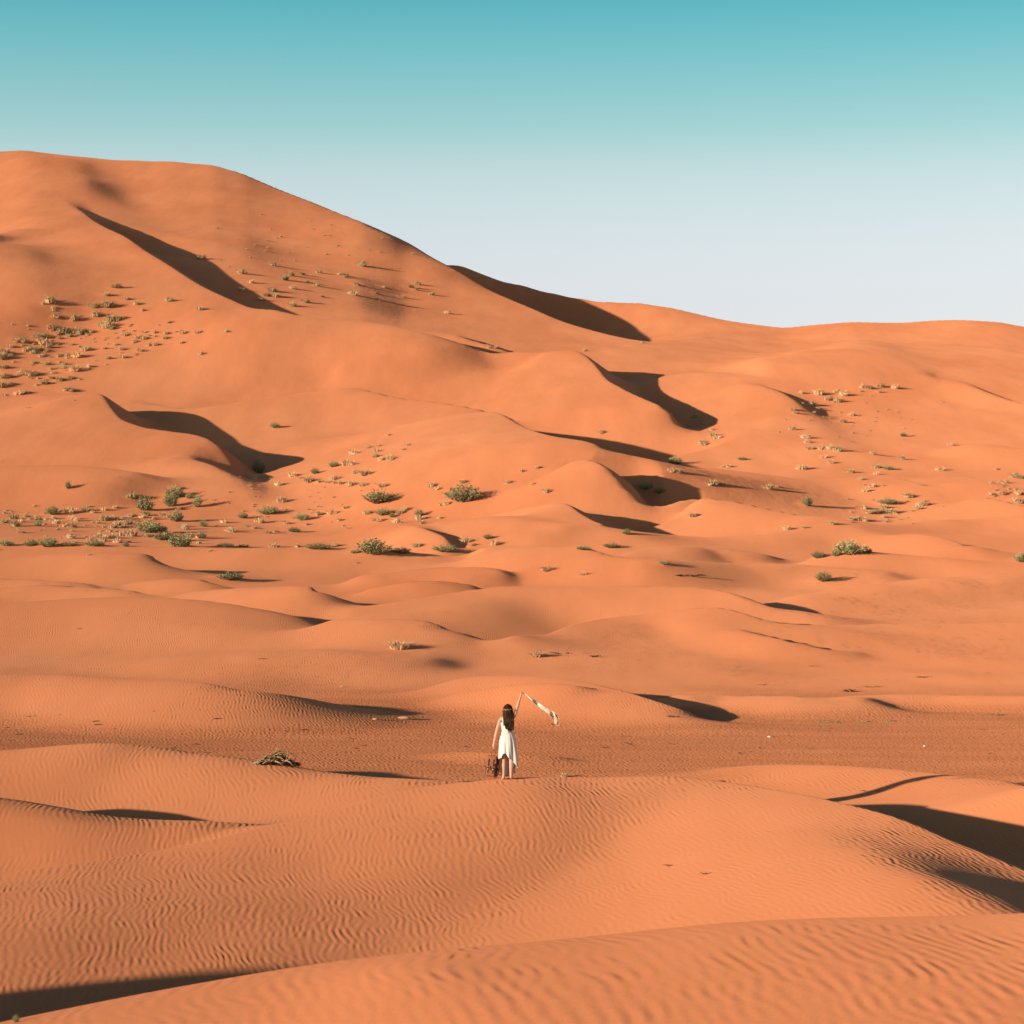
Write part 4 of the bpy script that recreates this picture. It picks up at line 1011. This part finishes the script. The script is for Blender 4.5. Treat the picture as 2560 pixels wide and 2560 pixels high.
for j in range(NJ + 1):
    t = j / NJ; rg = []
    for i in range(NS):
        th = 360 * i / NS; thd = th if th <= 180 else th - 360
        hz = np.interp(thd, [h_[0] for h_ in hem], [h_[1] for h_ in hem])
        z = 1.045 + (hz - 1.045) * t
        g_ = (1.045 - z)
        rx = .119 + .055 * min(1, g_ / .20) ** .8 + .035 * max(0, g_ - .2); ry = .095 + .060 * min(1, g_ / .20) ** .8 + .10 * max(0, g_ - .2)
        a_ = math.radians(th)
        fold = (.014 * math.sin(a_ * 9 + 1.0) + .010 * math.sin(a_ * 15 + 2.2 + z * 5)) * min(1, g_ / .45)
        flare = .042 * math.exp(-((thd + 20) / 22) ** 2) * min(1, max(0, g_ - .1) / .5)
        k_ = 1 + (fold + flare) / .17
        rg.append(Vector((.006 + rx * k_ * math.cos(a_), .012 * g_ + ry * k_ * math.sin(a_), z)))
    rings.append(rg)
V, Fc = loft(rings); sk_ = mesh_obj('skirt', V, Fc, M_dress, person)
md = sk_.modifiers.new('thick', 'SOLIDIFY'); md.thickness = .003
# shins and feet stay on the sand: small levelling of the whole figure is done by PX0

# ------------------------------------------------------------------ scarf, held in the raised hand and blown to the right
def scarf_mat():
    m, nt, b = new_mat('scarf_cloth')
    tc = node(nt, 'ShaderNodeTexCoord'); sp = node(nt, 'ShaderNodeSeparateXYZ'); nt.links.new(tc.outputs['Object'], sp.inputs[0])
    r_ = node(nt, 'ShaderNodeValToRGB'); cr = r_.color_ramp
    cols = [(0.0, (.62, .55, .34)), (.28, (.66, .66, .47)), (.40, (.52, .64, .55)), (.47, (.66, .66, .54)), (.55, (.78, .66, .48)), (.70, (.76, .47, .33)), (.86, (.80, .58, .40)), (1.0, (.66, .38, .22))]
    while len(cr.elements) < len(cols): cr.elements.new(.5)
    for e_, (p_, c_) in zip(cr.elements, cols): e_.position = p_; e_.color = c_ + (1,)
    nt.links.new(math_node(nt, 'MULTIPLY', sp.outputs['X'], 1 / .86), r_.inputs['Fac'])
    vo = node(nt, 'ShaderNodeTexVoronoi'); vo.inputs['Scale'].default_value = 34; nt.links.new(tc.outputs['Object'], vo.inputs['Vector'])
    dots = math_node(nt, 'LESS_THAN', vo.outputs['Distance'], .22)
    mx = node(nt, 'ShaderNodeMix', data_type='RGBA'); nt.links.new(math_node(nt, 'MULTIPLY', dots, .35), mx.inputs['Factor'])
    nt.links.new(r_.outputs['Color'], mx.inputs['A']); mx.inputs['B'].default_value = (.16, .22, .22, 1)
    nt.links.new(mx.outputs['Result'], b.inputs['Base Color']); b.inputs['Roughness'].default_value = .8
    return m
M_scarf = scarf_mat()
hand = Vector((.300, .010, 1.885))
scarf = empty('scarf', PX0 + hand)
tag(scarf, 'long patterned scarf streaming from the raised hand of the person', 'scarf')
path = [(.0, .006, .012, .018), (.04, .014, .012, .022), (.10, -.012, .03, .028), (.17, -.070, .05, .036), (.25, -.140, .02, .050), (.34, -.215, .05, .064), (.44, -.285, .02, .078), (.54, -.350, .05, .088), (.63, -.415, .02, .092), (.70, -.49, .05, .088), (.745, -.58, .03, .072), (.765, -.67, .05, .056)]
P3 = [Vector((p[0], p[2], p[1])) for p in path]; Wd = [p[3] for p in path]
V, Fc = [], []; NW = 9
dense = []
for k in range(len(P3) - 1):
    for t in (0, .34, .67): dense.append((P3[k].lerp(P3[k + 1], t), Wd[k] + (Wd[k + 1] - Wd[k]) * t))
dense.append((P3[-1], Wd[-1]))
for k, (p, w) in enumerate(dense):
    a_ = dense[max(0, k - 1)][0]; c_ = dense[min(len(dense) - 1, k + 1)][0]
    t_ = (c_ - a_).normalized(); nrm = Vector((t_.z, 0, -t_.x)).normalized()
    if nrm.z < 0: nrm = -nrm
    for i in range(NW):
        q_ = i / (NW - 1) - .5
        V.append(tuple(p + nrm * w * q_ + Vector((0, .014 * math.sin(q_ * 16 + k * .45) * min(1, w / .05) + .02 * math.sin(k * .5 + q_ * 3), 0))))
for k in range(len(dense) - 1):
    for i in range(NW - 1): Fc.append((k * NW + i, k * NW + i + 1, (k + 1) * NW + i + 1, (k + 1) * NW + i))
cl = mesh_obj('cloth', V, Fc, M_scarf, scarf); md = cl.modifiers.new('thick', 'SOLIDIFY'); md.thickness = .003
# folded corner with a dark edge near the end and tassels
V = [(.66, .035, -.36), (.72, .02, -.40), (.80, .05, -.49), (.87, .03, -.52), (.83, .045, -.55), (.75, .03, -.52), (.69, .05, -.46)]
mesh_obj('corner', V, [(0, 1, 6), (1, 5, 6), (1, 2, 5), (2, 4, 5), (2, 3, 4)], M_scarf, scarf, False).modifiers.new('thick', 'SOLIDIFY').thickness = .003
M_dark = simple_mat('dark_fringe', (.05, .025, .018), .9, .2, 20)
V, Fc = [], []
tube(V, Fc, [(.745, .0, -.455), (.775, -.005, -.49), (.80, .0, -.53)], [.010, .014, .008], 6); mesh_obj('dark_trim', V, Fc, M_dark, scarf)
for k in range(9):
    V, Fc = [], []; x = .765 + .011 * k; z = -.655 - .010 * (k % 3) + .01 * abs(k - 4)
    tube(V, Fc, [(x, .04, z + .02), (x - .004, .045, z - .02), (x - .012 - .003 * (k % 3), .05, z - .055)], [.004, .004, .0025], 5)
    mesh_obj('tassel', V, Fc, M_scarf if k % 3 else M_dark, scarf)

# ------------------------------------------------------------------ leather backpack carried in the lowered hand
M_lea = simple_mat('brown_leather', (0.26, 0.085, 0.032), .6, .22, 9, .3)
M_lead = simple_mat('dark_leather', (0.075, 0.024, 0.013), .6, .25, 9, .3)
M_brass = simple_mat('brass', (0.55, 0.36, 0.14), .4, .1, 9, .5)
bag = empty('backpack', PX0 + Vector((-.352, -.012, .075)))
bag.rotation_euler = (0, math.radians(5), math.radians(-14))
tag(bag, 'brown leather backpack hanging from the lowered hand of the person', 'backpack')
def rbox(name, cx, cy, cz, sx, sy, sz, mat, parent, bev=.03, taper=1.0, seg=3):
    bm = bmesh.new(); bmesh.ops.create_cube(bm, size=1)
    for v in bm.verts:
        k = taper if v.co.z > 0 else 1
        v.co = Vector((cx + v.co.x * sx * k, cy + v.co.y * sy * k, cz + v.co.z * sz))
    bmesh.ops.bevel(bm, geom=list(bm.edges), offset=bev, segments=seg, affect='EDGES', profile=.6)
    me = bpy.data.meshes.new(name); bm.to_mesh(me); bm.free(); me.materials.append(mat)
    me.polygons.foreach_set('use_smooth', [True] * len(me.polygons))
    o = bpy.data.objects.new(name, me); C.objects.link(o); o.parent = parent; return o
rbox('pack_body', 0, 0, .24, .245, .14, .46, M_lea, bag, .045, .86)
fl = rbox('flap', 0, -.062, .405, .225, .05, .15, M_lea, bag, .02, .9)
V = [(-.112, -.092, .35), (.112, -.092, .35), (.062, -.096, .255), (-.062, -.096, .255), (-.112, -.078, .35), (.112, -.078, .35), (.062, -.080, .255), (-.062, -.080, .255)]
mesh_obj('flap_tongue', V, [(0, 3, 2, 1), (4, 5, 6, 7), (0, 1, 5, 4), (1, 2, 6, 5), (2, 3, 7, 6), (3, 0, 4, 7)], M_lea, fl, False)
pk = rbox('front_pocket', 0, -.085, .125, .19, .05, .18, M_lea, bag, .02, .95)
rbox('pocket_flap', 0, -.100, .195, .195, .04, .05, M_lead, pk, .012)
for sx in (-.055, .055):
    V, Fc = [], []
    tube(V, Fc, [(sx, -.095, .40), (sx * 1.02, -.104, .30), (sx, -.118, .20), (sx * .98, -.116, .10)], [.009, .009, .009, .008], 6)
    st = mesh_obj('buckle_strap', V, Fc, M_lead, bag)
    rbox('buckle', sx, -.120, .185, .026, .012, .026, M_brass, st, .003, 1, 1)
for sx, sag in ((.135, .05), (.09, .085)):
    V, Fc = [], []
    tube(V, Fc, [(.07, .05, .44), (.10 + sag * .4, .02, .38), (sx + sag * .35, -.02, .24), (sx + .02, -.03, .08), (sx - .01, -.02, .0), (.09, .0, .05)], [.012, .016, .020, .018, .012, .010], 7)
    mesh_obj('shoulder_strap', V, Fc, M_lead, bag)
rbox('side_pocket', -.135, .0, .14, .05, .10, .16, M_lea, bag, .018)
V, Fc = [], []
tube(V, Fc, [(-.045, .0, .455), (-.01, .0, .56), (.045, .0, .635), (.062, .0, .66), (.075, .0, .63), (.06, .0, .54), (.04, .0, .455)], [.006] * 7, 6)
mesh_obj('carry_loop', V, Fc, M_lead, bag)
